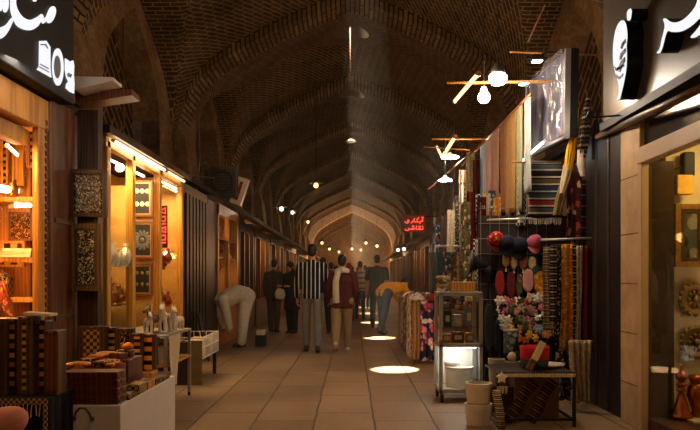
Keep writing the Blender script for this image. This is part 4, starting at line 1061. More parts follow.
hang('dark_rug','dark barred rug hanging in front of the dark shutters','rug',588,180,345,14,6.95,pat['rugd'],1,.012,0,None,seed=5)
hang('dark_rug','dark red patterned rug hanging beside the kilim','rug',574,172,242,16,7.2,pat['rugr'],1,.012,0,None,seed=6)
# wool dusters / tassels
def tassel(pts, rad, m, lab, extra=None):
    base = pts[0]
    t = thing('wool_tassel', lab, 'tassel', base, 0, 'wool tassels by the fascia')
    pp = [p-base for p in pts]; mb = MB(); r = random.Random(int(base.x*1000))
    for k in range(34):
        a = r.uniform(0,2*pi); q = sqrt(r.random())
        mb.tube([p+V(cos(a)*q*rr,sin(a)*q*rr*.8,0) for p,rr in zip(pp,rad)], .007, 4)
    obj('yarn', mb, m, t)
    obj('hanging_loop', MB().tube([V(0,0,0),V(.02,0,.25)],.005,5), m_black, t)
    if extra:
        pts2, rad2, m2 = extra; mb = MB()
        for k in range(30):
            a = r.uniform(0,2*pi); q = sqrt(r.random())
            mb.tube([p-base+V(cos(a)*q*rr,sin(a)*q*rr*.8,0) for p,rr in zip(pts2,rad2)], .007, 4)
        obj('tail', mb, m2, t)
m_wy = plain('wool_yellow', C('#e0a516'), .95)
tassel([P(577,108,6.75),P(575,130,6.75),P(571,150,6.75),P(568,170,6.75)],[.01,.03,.045,.04],m_wy,'long wool tassel, bright yellow above and cream below',([P(568,165,6.75),P(565,180,6.75),P(562,193,6.75)],[.045,.04,.02],m_cream))
tassel([P(588,98,6.6),P(586,120,6.6),P(583,145,6.6),P(582,158,6.6)],[.015,.05,.055,.03],stripes('wool_bars',[C('#1d1814'),C('#4a3a2a'),C('#15110e'),C('#8a7a64')],.09,2,.95),'dark barred wool tassel with a pale tail beside the yellow one',([P(582,150,6.6),P(581,165,6.6),P(583,176,6.6)],[.04,.035,.02],m_offw))
tassel([P(570,150,6.9),P(566,175,6.9),P(560,200,6.9),P(557,215,6.9)],[.01,.04,.05,.04],m_olive,'dull olive wool tassel hanging behind the yellow one')
tassel([P(596,120,6.7),P(595,140,6.7),P(595,160,6.7)],[.01,.03,.03],m_black,'black wool tassel nearest the fascia')
# ---- wire table with bags and rugs
T = thing('wire_table', 'dark metal table with a woven edge, at the lower right stall', 'table', (1.545,5.95,0))
obj('top', MB().bx(-.33,.33,-.25,.27,.445,.46), MATS['black_wood'], T, bevel=.004)
wv = MB()
for k in range(32): wv.box((-.32+.0206*k,-.258,.435),(.012,.012,.034),(0,.5,0))
obj('woven_edge', wv, m_cream, T)
for sx in (-.32,.32):
    for sy in (-.24,.26): obj('leg', MB().bx(sx-.012,sx+.012,sy-.012,sy+.012,0,.445), m_black, T)
obj('stretcher', MB().bx(-.32,.32,-.247,-.233,.05,.07).bx(-.32,-.306,-.24,.26,.05,.07).bx(.306,.32,-.24,.26,.05,.07), m_black, T)
single('cardboard_sheet', MB().bx(-.2,.2,-.01,.01,0,.36), plain('cardboard', C('#7a5a36'), .9), 'brown cardboard sheet standing under the wire table', 'cardboard', (1.66,6.12,0.0))
for k,(x,rz,lab) in enumerate(((1.33,.5,'golden banded rug strip slung diagonally under the wire table'),(1.52,.45,'second golden banded rug strip slung under the wire table, nearer its middle'))):
    t = thing('rug_strip', lab, 'rug', (x,5.95,.01)); t.rotation_euler = (0,rz+.1,0)
    obj('drape', MB().sheet(lambda u,v: (-.05+.1*u+.01*sin(v*6), -.1+.02*sin(u*6+v*4), .42*v), 8, 16), stripes('rug_gold',[C('#80643a'),C('#3a2417'),C('#5a4426'),C('#2a1a10')],.055,2,.95), t, solid=.008)
st = MB(); st.prism([(cos(pi/2+2*pi*i/10)*(.055 if i%2==0 else .028), sin(pi/2+2*pi*i/10)*(.055 if i%2==0 else .028)) for i in range(10)], .02, Matrix(((1,0,0,0),(0,0,-1,0),(0,1,0,0),(0,0,0,1))))
single('star_ornament', st, m_offw, 'cream star ornament on the aisle corner of the wire table', 'ornament', (1.25,5.69,.415), bevel=.005)
bp_ = P(531.5,368,6.05)
T = thing('felt_basket', 'round felt basket, red above and dark grey below, on the wire table', 'basket', (bp_.x,5.95,.461))
obj('lower_band', MB().lathe([(.10,0),(.115,.01),(.122,.085)],24), plain('felt_grey', C('#34373a'), .95), T, smooth=True)
obj('upper_band', MB().lathe([(.122,.085),(.127,.19),(.120,.195),(.115,.09)],24,cap=False), plain('felt_red', C('#a8141c'), .95), T, smooth=True)
single('white_dish', MB().lathe([(.08,0),(.12,.01),(.15,.025),(.145,.03),(.02,.012)],24), m_offw, 'white shallow dish beside the felt basket on the wire table', 'dish', (1.74,6.05,.461), smooth=True)
br = P(536,380,5.75)
T = thing('wooden_brush', 'brown wooden brush leaning diagonally against the felt basket', 'brush', (1.5,5.78,.465)); T.rotation_euler = (-.15,.5,0)
obj('handle', MB().bx(-.03,.03,-.012,.012,0,.28), m_brwood, T, bevel=.008)
obj('bristles', MB().bx(-.026,.026,-.03,-.012,.1,.27), m_cream, T)
# pots
def bucket(x,y,z,r,h,m,label,g=None,rim=True):
    t = thing('plant_pot', label, 'pot', (x,y,z), 0, g)
    obj('body', MB().lathe([(r*.86,0),(r*.9,.01),(r,h*.8),(r*.93,h),(r*.88,h),(r*.8,.03),(.001,.02)],26), m, t, smooth=False)
    if rim: obj('rim', MB().lathe([(r*.99,h*.78),(r*1.06,h*.8),(r*1.06,h),(r*.9,h+.002)],26,cap=False), m, t)
    return t
m_potw = plain('pot_white', C('#c6baa6'), .5, 0, .08, 6, .05); m_potg = plain('pot_grey', C('#9a948a'), .55, 0, .08, 6, .05)
bucket(1.075,5.78,0,.112,.185,m_potw,'white pot on the floor, carrying a second white pot')
bucket(1.075,5.78,.19,.108,.17,m_potw,'white pot stacked on another beside the wire table')
single('wooden_crate', MB().bx(-.2,.2,-.14,.14,0,.24), m_dkwood, 'dark crate under the two grey pots', 'crate', (1.43,6.45,0), bevel=.005)
bucket(1.36,6.4,.242,.075,.25,m_potg,'taller grey pot on the dark crate, next to the cabinet')
bucket(1.51,6.42,.242,.07,.22,m_potg,'shorter grey pot on the dark crate, behind the table corner')
single('bulb_ornament', MB().lathe([(.001,0),(.03,.005),(.045,.04),(.03,.075),(.01,.09)],14), m_cream, 'cream round ornament on the shorter grey pot', 'ornament', (1.51,6.42,.464), smooth=True)
T = thing('rug_roll', 'rolled fringed rug standing between the white pots and the wire table', 'rug', (1.235,5.62,0))
obj('roll', MB().tube([(0,0,0),(-.015,0,.15),(-.04,.02,.32)],.035,10), pat['chain'], T, smooth=True)
obj('fringe', fringe(.08,.06,10,-.03,.36), m_cream, T)
# ---- rolling glass cabinet
T = thing('glass_cabinet', 'pale metal glass display cabinet on casters in the aisle, lit inside', 'cabinet', (1.09,7.0,0))
fr = MB()
for sx in (-.2,.2):
    for sy in (-.19,.19): fr.bx(sx-.018,sx+.018,sy-.018,sy+.018,.1,1.1)
fr.bx(-.218,.218,-.208,.208,1.07,1.11)
for z in (.1,.555):
    fr.bx(-.218,.218,-.208,-.175,z,z+.04).bx(-.218,.218,.175,.208,z,z+.04).bx(-.218,-.185,-.208,.208,z,z+.04).bx(.185,.218,-.208,.208,z,z+.04)
obj('frame', fr, m_steel, T, bevel=.004)
obj('shelf', MB().bx(-.185,.185,-.18,.18,.56,.585), m_steel, T); obj('shelf', MB().bx(-.185,.185,-.18,.18,.745,.752), m_glass, T)
obj('bottom', MB().bx(-.185,.185,-.18,.18,.11,.13), m_white, T); obj('back_panel', MB().bx(-.185,.185,.185,.19,.14,.555), m_white, T)
obj('glass_pane', MB().bx(-.185,.185,-.19,-.186,.14,1.07).bx(-.19,-.186,-.185,.185,.14,1.07).bx(.186,.19,-.185,.185,.14,1.07), m_glass, T)
for sx in (-.19,.19):
    for sy in (-.18,.18):
        cst = obj('caster', MB().tube([(sx-.014,sy,.04),(sx+.014,sy,.04)],.038,12), m_black, T)
        obj('caster_fork', MB().bx(sx-.02,sx+.02,sy-.01,sy+.01,.05,.1), m_grey, cst)
obj('strip_lamp', MB().bx(-.16,.16,-.15,-.13,.545,.553), emit('cabinet_strip', (.95,1,1), 16), T)
obj('lock', MB().ell((-.205,-.21,.62),(.02,.015,.02)), m_brass, T)
lamp('AREA', (1.09,6.98,.54), 2.2, (.95,1,.98), .25, direction=(0,0,-1))
T = thing('white_bin', 'white oval bin inside the lit lower part of the glass cabinet', 'bin', (1.1,6.99,.131))
obj('body', MB().lathe([(.105,0),(.11,.01),(.12,.2),(.115,.205),(.105,.02)],24,sx=1.2), m_offw, T, smooth=True); obj('rim', MB().lathe([(.119,.195),(.125,.2),(.125,.21),(.115,.21)],24,sx=1.2,cap=False), m_white, T)
single('white_plate_stack', MB().lathe([(.05,0),(.08,.01),(.085,.05),(.06,.06)],16), m_white, 'small white bowl resting on the white bin inside the cabinet', 'bowl', (1.03,6.99,.341), smooth=True)
for k,(x,z,w,h,m,lab) in enumerate(((.97,.586,.1,.09,m_honey,'honey box on the left of the middle cabinet shelf'),(1.09,.586,.12,.11,m_brwood,'brown box in the middle of the cabinet shelf'),(1.21,.586,.08,.1,m_gold,'golden box on the right of the cabinet shelf'),(.98,.753,.07,.16,m_c['teal'],'teal box on the upper glass shelf of the cabinet'),(1.08,.753,.09,.12,m_steel,'silver box on the upper glass shelf of the cabinet'),(1.2,.753,.07,.2,m_c['blue'],'tall blue box on the upper glass shelf of the cabinet'))):
    t = single('gift_box', MB().bx(-w/2,w/2,-.05,.05,0,h), m, lab, 'box', (x,7.02,z), group='boxes in the glass cabinet', bevel=.005)
    obj('label_patch', MB().bx(-w*.3,w*.3,-.053,-.05,h*.3,h*.7), m_paper, t)
single('wooden_tray', MB().bx(-.13,.13,-.08,.08,0,.1), m_honey, 'pale wooden box on top of the glass cabinet', 'box', (1.14,7.04,1.111), bevel=.006)
for k in range(4):
    single('folded_cloth', MB().box((0,0,.02),(.11,.13,.04)), (pat['palef'],m_c['tan'],pat['greenf'],pat['redp'])[k], ('pale printed','tan','green printed','red patterned')[k]+' folded cloth on top of the glass cabinet', 'cloth', (.935+.002*k,7.03,1.111+.041*k), rot=(0,0,.2*k), bevel=.012)
# ---- textile table
T = thing('textile_table', 'long table draped in printed fabric in the aisle, heaped with cloths', 'table', (1.075,11.15,0))
obj('top', MB().bx(-.2,.2,-1.32,1.32,.88,.91), m_brwood, T)
for sx in (-.17,.17):
    for sy in (-1.28,1.28): obj('leg', MB().bx(sx-.025,sx+.025,sy-.025,sy+.025,0,.88), m_brwood, T)
def drape(name, label, w, L, loc, rz, m, folds, group='printed fabrics draped on the textile table', seed=0, amp=.02):
    t = thing(name, label, 'fabric', loc, rz, group)
    obj('drop', cloth(w,L,folds,amp,.04,seed,40,16), m, t, solid=.006, smooth=True)
    obj('hem', MB().sheet(lambda u,v: ((u-.5)*w*.98, .09*v, .014*sin(v*3)),20,3), m, t, solid=.006)
    return t
drape('fabric_drape','dark floral fabric with pink and white blooms over the table end',.3,.86,(1.14,9.79,.925),0,pat['pinkf'],3,seed=1)
drape('fabric_drape','tan fabric strip beside the pink floral one on the table end',.1,.84,(.925,9.81,.925),0,m_c['tan'],2,seed=2)
for k,(y,w,m,lab) in enumerate(((10.15,.62,pat['palef'],'pale printed fabric on the aisle side, nearest'),(10.8,.62,pat['greenf'],'green printed fabric on the aisle side, second'),(11.45,.62,pat['redp'],'red patterned fabric on the aisle side, third'),(12.1,.66,m_c['tan'],'tan fabric on the aisle side, farthest'))):
    drape('fabric_drape', lab+' of the textile table', w,.84,(.855,y,.925),-pi/2,m,4,seed=5+k)
cl = [('pale printed',pat['palef']),('red',m_c['red']),('cream',m_cream),('green printed',pat['greenf']),('rose',m_c['pink']),('pink floral',pat['pinkf']),('blue printed',pat['bluef']),('rust',m_c['rust']),('white',m_offw),('navy',m_c['navy']),('ochre',m_c['ochre']),('grey',m_c['grey'])]
for k in range(12):
    x = (.97,1.17)[k%2]; y = 9.95+.42*(k//2)
    mb = MB(); r = random.Random(k)
    mb.sheet(lambda u,v: ((u-.5)*.19*(1+.1*sin(v*7)), (v-.5)*.38, .015+.10*(sin(pi*u)*sin(pi*v))**.5*(.7+.3*sin(u*9+k)*cos(v*8+k))), 16, 16)
    mb.bx(-.09,.09,-.18,.18,0,.02)
    single('heaped_cloth', mb, cl[k][1], cl[k][0]+' cloth heaped on the textile table, '+('aisle side','inner side')[k%2]+', '+('first','second','third','fourth','fifth','sixth')[k//2]+' row from the near end', 'cloth', (x,y,.926), group='cloths heaped on the textile table', smooth=True)
# ---- more shawls behind the cabinet
row = [('greenf','green printed'),('wine','wine striped'),('lat','lattice patterned'),('rugr','dark red'),('cream','cream'),('bluef','blue printed'),('yel','yellow')]
for k in range(14):
    m_, nm_ = row[k % 7]; px = 466+ (k%7)*5.2; up_ = k < 7
    hang('hanging_shawl', ('upper' if up_ else 'lower')+' row '+nm_+' shawl above the horn loudspeaker, '+['first','second','third','fourth','fifth','sixth','seventh'][k%7]+' from the aisle', 'shawl', px, (196 if up_ else 236)+R.uniform(-6,6), (236 if up_ else 284)+R.uniform(-8,8), 7+R.uniform(-1,3), 8.3+.12*(k%3)+(.3 if up_ else 0), pat[m_], 2, .03, .1, m_cream if k%3==0 else None, 'shawls between the horn and the cloth pole', R.uniform(-.4,.4), 60+k)
# ---- goods between the cabinet and the far wall
T = thing('goods_table', 'low table with folded garments behind the glass cabinet', 'table', (1.75,9.4,0))
obj('top', MB().bx(-.35,.4,-.9,1.6,.78,.81), m_brwood, T)
for sx in (-.31,.36):
    for sy in (-.85,1.55): obj('leg', MB().bx(sx-.025,sx+.025,sy-.025,sy+.025,0,.78), m_brwood, T)
gl = [('grey',m_c['grey']),('teal',m_c['teal']),('tan',m_c['tan']),('green printed',pat['greenf']),('brown',m_c['brown']),('blue printed',pat['bluef']),('cream',m_cream),('wine',m_c['maroon'])]
for k in range(8):
    for j in range(3):
        nm, m = gl[(k+j*3)%8]
        single('folded_garment', MB().box((0,0,.035),(.3,.24,.066)), m, nm+' folded garment, '+('bottom','middle','top')[j]+' of pile '+('one','two','three','four','five','six','seven','eight')[k]+' from the cabinet', 'garment', (1.58+.34*(k%2)+.01*j,8.7+.62*(k//2),.812+.068*j), rot=(0,0,R.uniform(-.1,.1)), group='folded garments behind the glass cabinet', bevel=.02)
T = thing('garment_rail', 'steel garment rail over the folded garments', 'rail', (1.62,10.2,0))
obj('bar', MB().tube([(-.4,-.2,1.72),(.55,-.2,1.72)],.014,8), m_steel, T)
for sx in (-.4,.55): obj('post', MB().tube([(sx,-.2,0),(sx,-.2,1.73)],.014,8), m_steel, T)
for k,(px,m,nm) in enumerate(((433,'grey','grey'),(440,'teal','dark teal'),(447,'bluef','blue printed'),(455,'greenf','green printed'),(461,'redp','red patterned'))):
    hang('hanging_coat', nm+' garment on the steel rail behind the textile table', 'garment', px,252,292,9,9.98, pat.get(m) or m_c[m], 2,.03,.15,None,'garments on the steel rail',.4,40+k)
# ================================================================== LAMPS
def arm_pole(a, b, label, r=.016):
    a = Vector(a); b = Vector(b)
    return single('wooden_pole', MB().tube([V(0,0,0), b-a], r, 8), m_honey, label, 'pole', a, smooth=True)
def bulb_lamp(name, p, r, glow, lightcol, e, label, cat='lamp', shade=None, cordtop=None, disc=False, rad=.05):
    t = thing(name, label, cat, p)
    if disc:
        obj('glowing_disc', MB().lathe([(r*.2,-.012),(r*.92,-.012),(r*.95,0),(r*.2,.0)],20), glow, t)
        obj('housing', MB().lathe([(r*.95,.0),(r,.012),(r*.6,.03),(r*.25,.05),(.02,.07)],20), m_white, t, smooth=True)
    else:
        obj('bulb', MB().lathe([(.001,-r*1.0),(r*.6,-r*.85),(r*.97,-r*.3),(r,0),(r*.8,r*.5),(r*.45,r*.9)],18), glow, t, smooth=True)
        obj('socket', MB().lathe([(r*.5,r*.85),(r*.55,r*1.1),(r*.4,r*1.6),(.01,r*1.7)],14), shade or m_white, t, smooth=True)
    if cordtop: obj('cord', MB().tube([V(0,0,r*1.5 if not disc else .06), Vector(cordtop)-Vector(p)], .006, 5), m_black, t)
    lamp('POINT', Vector(p)+V(0,-.02,-r-.03 if not disc else -.06), e, lightcol, rad)
    return t
p = P(498,77,6.8)
t = thing('cone_pendant', 'bright white bulb pendant under a grey cone shade, top right of the aisle', 'lamp', p)
obj('bulb', MB().lathe([(.001,-.085),(.06,-.072),(.088,-.026),(.088,.01),(.06,.03)],20), e_bulbc, t, smooth=True)
obj('cone_shade', MB().lathe([(.08,.03),(.072,.06),(.036,.13),(.016,.16)],20), m_grey, t, smooth=True)
obj('cord', MB().tube([(0,0,.16),(0,0,1.9)],.006,5), m_black, t)
lamp('POINT', p+V(0,-.05,-.16), 38, (.95,.93,.9), .09)
p2 = P(484,97,7.1)
bulb_lamp('globe_lamp', p2, .066, e_bulbw, (1,.6,.28), 26, 'round warm orange globe lamp below the white cone pendant', cordtop=p2+V(0,0,1.9))
lamp('POINT', P(466,88,7.4)+V(.05,-.3,-.12), 34, (1,.70,.40), .12); lamp('POINT', P(470,84,6.7)+V(.02,0,-.12), 36, (1,.70,.40), .12)
tube_light('tube_light', P(455,101,7.92), P(478,74,6.48), .022, emit('tube_warm2',(1,.72,.42),1.7), 'slanting warm tube light below the vault, nearest over the aisle', fit=m_honey)
arm_pole(P(447,83,7.3), P(520,81,7.0)+V(.5,0,0), 'horizontal pole carrying the nearest slanting tube light')
tube_light('tube_light', P(443,156,11.2), P(455,137,9.9), .028, emit('tube_warm3',(1,.66,.34),1.8), 'slanting warm tube light farther down the aisle on the right', fit=m_honey)
tube_light('tube_light', P(437,147,12.2), P(442,157,11.3), .022, emit('tube_warm3',(1,.66,.34),1.8), 'short warm tube light crossing behind the farther slanting tube', fit=m_honey)
lamp('POINT', P(447,150,10.4)+V(0,0,-.1), 32, (1,.66,.34), .15)
arm_pole(P(432,139,10.6), P(490,139,10.2)+V(.4,0,0), 'upper horizontal pole by the farther slanting tubes')
arm_pole(P(424,147,11.2), P(470,150,10.6), 'lower thin pole by the farther slanting tubes', .01)
bulb_lamp('disc_lamp', P(450,157,10.6), .15, e_bulbc, (1,.9,.75), 18, 'flat white disc lamp under the farther slanting tubes', disc=True, cordtop=P(450,139,10.6))
bulb_lamp('disc_lamp', P(445,180,10.5), .11, e_bulbc, (1,.92,.8), 16, 'small white pendant disc lamp below the flat disc lamp', disc=True, cordtop=P(445,140,10.5))
def flood(p, label, e):
    t = thing('floodlight', label, 'floodlight', p)
    obj('housing', MB().bx(-.10,.10,-.06,.06,0,.03).box((0,0,.045),(.14,.08,.03)), m_black, t, bevel=.004)
    obj('led_panel', MB().bx(-.05,.05,-.045,.045,-.006,.0), e_bulbc, t)
    obj('bracket', MB().tube([(0,0,.05),(.12,0,.10),(.45,0,.08)],.012,6), m_black, t)
    lamp('SPOT', p+V(0,0,-.03), e, (.95,.97,1), .05, direction=(.0,.0,-1)).data.spot_size = 2.4
flood(P(537,61,7.6), 'small white floodlight beside the top of the wrapped blanket', 8)
flood(P(524,84,8.3), 'smaller white floodlight below the first, by the blanket edge', 6)
arm_pole(P(510,52,7.9), P(560,55,7.7)+V(.4,0,0), 'dark pole above the white floodlights', .012)
single('bare_pole', MB().tube([V(0,0,0), P(528,42,7.4)-P(545,5,7.2), P(541,72,7.5)-P(545,5,7.2)][:2],.012,6), m_brwood, 'bent stick rising above the floodlights', 'pole', P(545,5,7.2))
# red lettered sign
rs = P(403,231,17.0); re_ = P(425.5,216,17.0)
w = re_.x-rs.x; h = re_.z-rs.z
T = thing('neon_sign', 'red glowing sign with two lines of cursive letters on the right wall', 'neon sign', ((rs.x+re_.x)/2,17.0,rs.z))
obj('board', MB().bx(-w/2,w/2,.01,.06,-.03,h+.03), plain('sign_board', C('#7a1410'), .5), T)
LINE1 = [[(.97,0),(.97,.8)],[(.9,.92),(.94,1.0),(.98,.92),(1.02,1.0)],[(.9,.35),(.88,.03),(.72,0),(.5,0),(.5,.8)],[(.72,0),(.64,.42),(.76,.95)],[(.43,.3),(.39,-.02),(.31,-.22)],[(.22,.28),(.13,.4),(.1,.2),(.21,.05),(.13,-.22),(0,-.12),(-.02,.15)]]
DOT1 = [(.82,-.25)]
LINE2 = [[(1.0,.4),(.98,0),(.86,0),(.78,.05),(.76,.35),(.84,.4),(.85,.12),(.74,0),(.62,0),(.62,.85)],[(.54,.32),(.52,0),(.46,.02),(.44,.3),(.43,.02),(.37,.02),(.35,.3),(.34,0),(.24,.02),(.14,.3),(.24,.1),(.15,-.24),(.02,-.14),(-.02,.15)]]
DOT2 = [(.97,.68),(.76,.68),(.83,.68),(.4,.6),(.47,.6),(.435,.8)]
def script_line(z, H_, lines, dots):
    mb = MB(); k = w-.12
    for ln in lines: mb.tube([(-w/2+.06+x*k, -.006, z+y*H_) for x, y in ln], .0085, 6)
    for x, y in dots: mb.ell((-w/2+.06+x*k, -.008, z+y*H_), (.013,.01,.013), 8, 6)
    return mb
obj('upper_letters', script_line(h*.6, h*.33, LINE1, DOT1), e_red, T); obj('lower_letters', script_line(h*.1, h*.3, LINE2, DOT2), e_red, T)
lamp('AREA', (T.location.x, 16.75, rs.z+h/2), 10, (1,.08,.04), .5, direction=(0,-1,-.15))
single('sign_bracket', MB().tube([V(0,0,0),V(.9,.1,0)],.02,6), m_black, 'dark arm fixing the red cursive sign to the wall', 'bracket', V(re_.x-.1,17.1,rs.z+h))
# pendants on the left and far in the hall
e_far = emit('bulb_far_warm', (1,.55,.2), 4); e_farc = emit('bulb_far_white', (1,.8,.55), 4)
def pend(px, py, d, r, label, e, warm=True, cap=True, ceil=True):
    p = P(px,py,d)
    t = thing('pendant_lamp', label, 'lamp', p, 0, 'pendant lamps down the hall')
    obj('bulb', MB().ell((0,0,0),(r*.42,r*.42,r*.45),12,8), e_far if warm else e_farc, t, smooth=True)
    if cap: obj('enamel_shade', MB().lathe([(r*1.25,r*.35),(r*1.1,r*.5),(r*.5,r*.85),(r*.3,r*1.3),(.01,r*1.4)],18,cap=False), m_grey, t, smooth=True, solid=.006)
    top = arch_z(p.x)+.3 if ceil else p.z+.6
    obj('cord', MB().tube([(0,0,r*1.3),(0,0,top-p.z)],.008,5), m_black, t)
    lamp('POINT', p+V(0,-r,-r*.9), e, (1,.6,.26) if warm else WHITE, .08)
pend(316,185.5,16.0,.13,'pendant bulb with a flat cap hanging near the middle of the vault',16)
pend(281.5,209,19.0,.14,'white wall side pendant on the left, nearest of three',14,False,ceil=False)
pend(292.5,212.5,22.5,.13,'white wall side pendant on the left, just behind the nearest one',10,False,ceil=False)
pend(308,222,27.0,.13,'warm pendant on the left beyond the two white ones',12)
pend(398,250,24.0,.13,'white lamp under the red sign, left of a pair',7,False,ceil=False)
pend(404,249,23.0,.13,'white lamp under the red sign, right of a pair',7,False,ceil=False)
pend(322,243,34.0,.16,'small warm lamp low on the left above the crowd',10)
pend(329.5,249,38.0,.16,'small warm lamp above the crowd, beside the low left one',10)
pend(366,243,36.0,.17,'orange lamp right of the middle above the crowd',12)
pend(377,246,40.0,.2,'orange lamp farther right above the crowd, by the wall',14)
pend(339,252,44.0,.18,'tiny warm lamp deep in the hall, left of the middle',14)
pend(352,249,50.0,.2,'tiny pale lamp deep in the hall at the middle',16,False)
pend(344,256,56.0,.22,'tiny warm lamp deepest in the hall',16)
pend(361,250,46.0,.18,'tiny warm lamp deep in the hall, right of the middle',14)
for y,e in ((42,300),(49.5,650),(55,120),(61,150),(67,260)):
    lamp('POINT', (0.3,y,3.0), e, (1,.62,.34) if y < 45 else (1,.4,.1), .2)  # lights without fixtures; the nearest is added to brighten the far rib
# the long rod and lamp disc under the second skylight
p = P(351,141,14.5)
T = thing('rod_pendant', 'unlit disc pendant on a very long pale rod under the vault', 'lamp', p)
obj('rod', MB().tube([(0,0,.02),(-.02,0,2.42)],.008,6), m_brwood, T, smooth=True)
obj('disc', MB().lathe([(.05,.03),(.10,.0),(.11,-.015),(.02,-.02)],18), m_offw, T, smooth=True)
# ================================================================== FAR SHOPS
awn = [C('#5a3a20'), C('#6b4524'), C('#4a2d1a')]
gcol = [m_honey,m_brwood,m_redwood,m_c['rust'],m_c['ochre'],m_brass,m_cream,m_c['maroon'],m_c['teal']]
def shopfront(side, y0, y1, n, desc, lit, e):
    sname = 'the '+desc.replace(' shop front','')+' counter'
    X = side*2.45; w = y1-y0
    t = thing('market_stall', desc, 'shop', (X,(y0+y1)/2,0))
    s = side
    fr_ = MB()
    for yy in (-w/2+.06, -w/6, w/6, w/2-.06): fr_.bx(*sorted((0,s*.1)), yy-.05, yy+.05, 0, 2.5)
    fr_.bx(*sorted((0,s*.1)), -w/2, w/2, 2.3, 2.5)
    obj('frame', fr_, m_brwood if n in (2,4,7) else m_dkwood, t)
    obj('counter', MB().bx(*sorted((-s*.02,s*.5)), -w/2+.05, w/2-.05, 0, .7), m_brwood, t)
    obj('back_wall', MB().bx(*sorted((s*.95,s*1.0)), -w/2, w/2, 0, 2.6).bx(*sorted((0.02*s,s*1.0)), -w/2-.03, -w/2, 0, 2.6).bx(*sorted((.02*s,s*1.0)), w/2, w/2+.03, 0, 2.6), m_brwood, t)
    obj('awning', MB().add([(0,-w/2,2.6),(0,w/2,2.6),(-s*.45,w/2,2.42),(-s*.45,-w/2,2.42),(0,-w/2,2.66),(0,w/2,2.66),(-s*.45,w/2,2.45),(-s*.45,-w/2,2.45)],[(0,1,2,3),(4,5,6,7),(0,1,5,4),(1,2,6,5),(2,3,7,6),(3,0,4,7)]), plain('awning_%d'%(n%3), awn[n%3], .9), t)
    for z in (1.15,1.6,2.0): obj('shelf', MB().bx(*sorted((s*.55,s*.94)), -w/2+.05, w/2-.05, z, z+.03), m_brwood, t)
    if lit: lamp('POINT', (X+s*.5,(y0+y1)/2,2.2), e, AMB, .12); 
    if n < 8:
        for k in range(8):
            yy = (y0+y1)/2 - w/2+.3+(w-.5)*k/7; q = gcol[(k*3+n)%9]
            single('shop_parcel', MB().bx(-.1,.1,-.1,.1,0,.14+.1*((k+n)%3)), q, ('honey','brown','reddish','rust','ochre','brass coloured','cream','maroon','teal')[(k*3+n)%9]+' parcel on '+sname+', '+('first','second','third','fourth','fifth','sixth','seventh','last')[k]+' along', 'parcel', (X+s*.3,yy,.70), group='parcels on far shop counters')
    return t
ords = ['first','second','third','fourth','fifth','sixth','seventh','eighth']
# left: panel, lit doorway, low orange board
struct('door_3_shutter', MB().bx(XL-.08,XL,11.55,12.35,0,2.6), m_dkwood, bevel=.01)
struct('wall_left_doorway_box', MB().bx(-3.3,-3.25,12.3,14.6,0,2.6).bx(-3.3,XL-.02,14.55,14.6,0,2.6).bx(-3.3,XL-.02,12.3,12.34,0,2.6), m_honey)
struct('window_4_frame', MB().bx(XL-.06,XL+.02,12.35,12.45,0,2.6).bx(XL-.06,XL+.02,14.4,14.55,0,2.6).bx(XL-.06,XL+.02,13.4,13.47,.8,2.45).bx(XL-.06,XL+.02,12.35,14.5,2.42,2.62), m_honey)
single('orange_panel', MB().bx(-.03,.03,-1.0,1.0,.0,.86), plain('orange_board', C('#b5702c'), .6), 'low orange wooden board closing the lit doorway behind the bent man', 'panel', (XL,13.42,0))
for k,(px,py) in enumerate(((222,232),(223,250),(221,268),(229,258))):
    p = P(px,py,13.4); pot('lit_vase', (p.x-.1,13.4+.15*k,p.z-.1), .3, (VASE,EWER)[k%2], m_copper, 'copper vessel in the lit doorway behind the bent man, '+('top','second','third','rear')[k]+' one', 'vessel', 'vessels in the lit doorway')
for k,z in enumerate((P(0,235,13.4).z-.11,P(0,256,13.4).z-.05)):
    single('wooden_shelf', MB().bx(-.2,.2,-.9,.9,-.015,0), m_brwood, ('upper','lower')[k]+' shelf with copper vessels in the lit doorway', 'shelf', (P(222,0,13.4).x-.1,13.45,z))
lamp('POINT', (-2.75,13.2,2.2), 5, (1,.6,.25), .08); lamp('POINT', (-2.75,13.9,1.3), 4, AMB, .08)
shopfront(-1, 14.8, 17.0, 1, 'narrow dim shop front left past the lit doorway', True, 8)
shopfront(-1, 17.2, 20.2, 2, 'amber shop front left by the dark figures', True, 30)
shopfront(-1, 20.5, 24.5, 3, 'wide shop front left behind the dark figures', True, 22)
shopfront(-1, 25.0, 30.0, 4, 'left shop front under the warm pendant', True, 24)
shopfront(-1, 31.0, 38.0, 8, 'distant left shop front', True, 26)
shopfront(-1, 39.0, 46.0, 9, 'most distant left shop front', True, 30)
shopfront(1, 13.2, 16.6, 5, 'dim shop front right past the textile table', True, 9)
shopfront(1, 17.2, 21.0, 6, 'plain shop front right below the red sign', True, 14)
shopfront(1, 21.4, 26.0, 7, 'warm shop front right past the red sign', True, 20)
shopfront(1, 26.6, 33.0, 10, 'distant right shop front', True, 26)
shopfront(1, 34.0, 44.0, 11, 'most distant right shop front', True, 34)
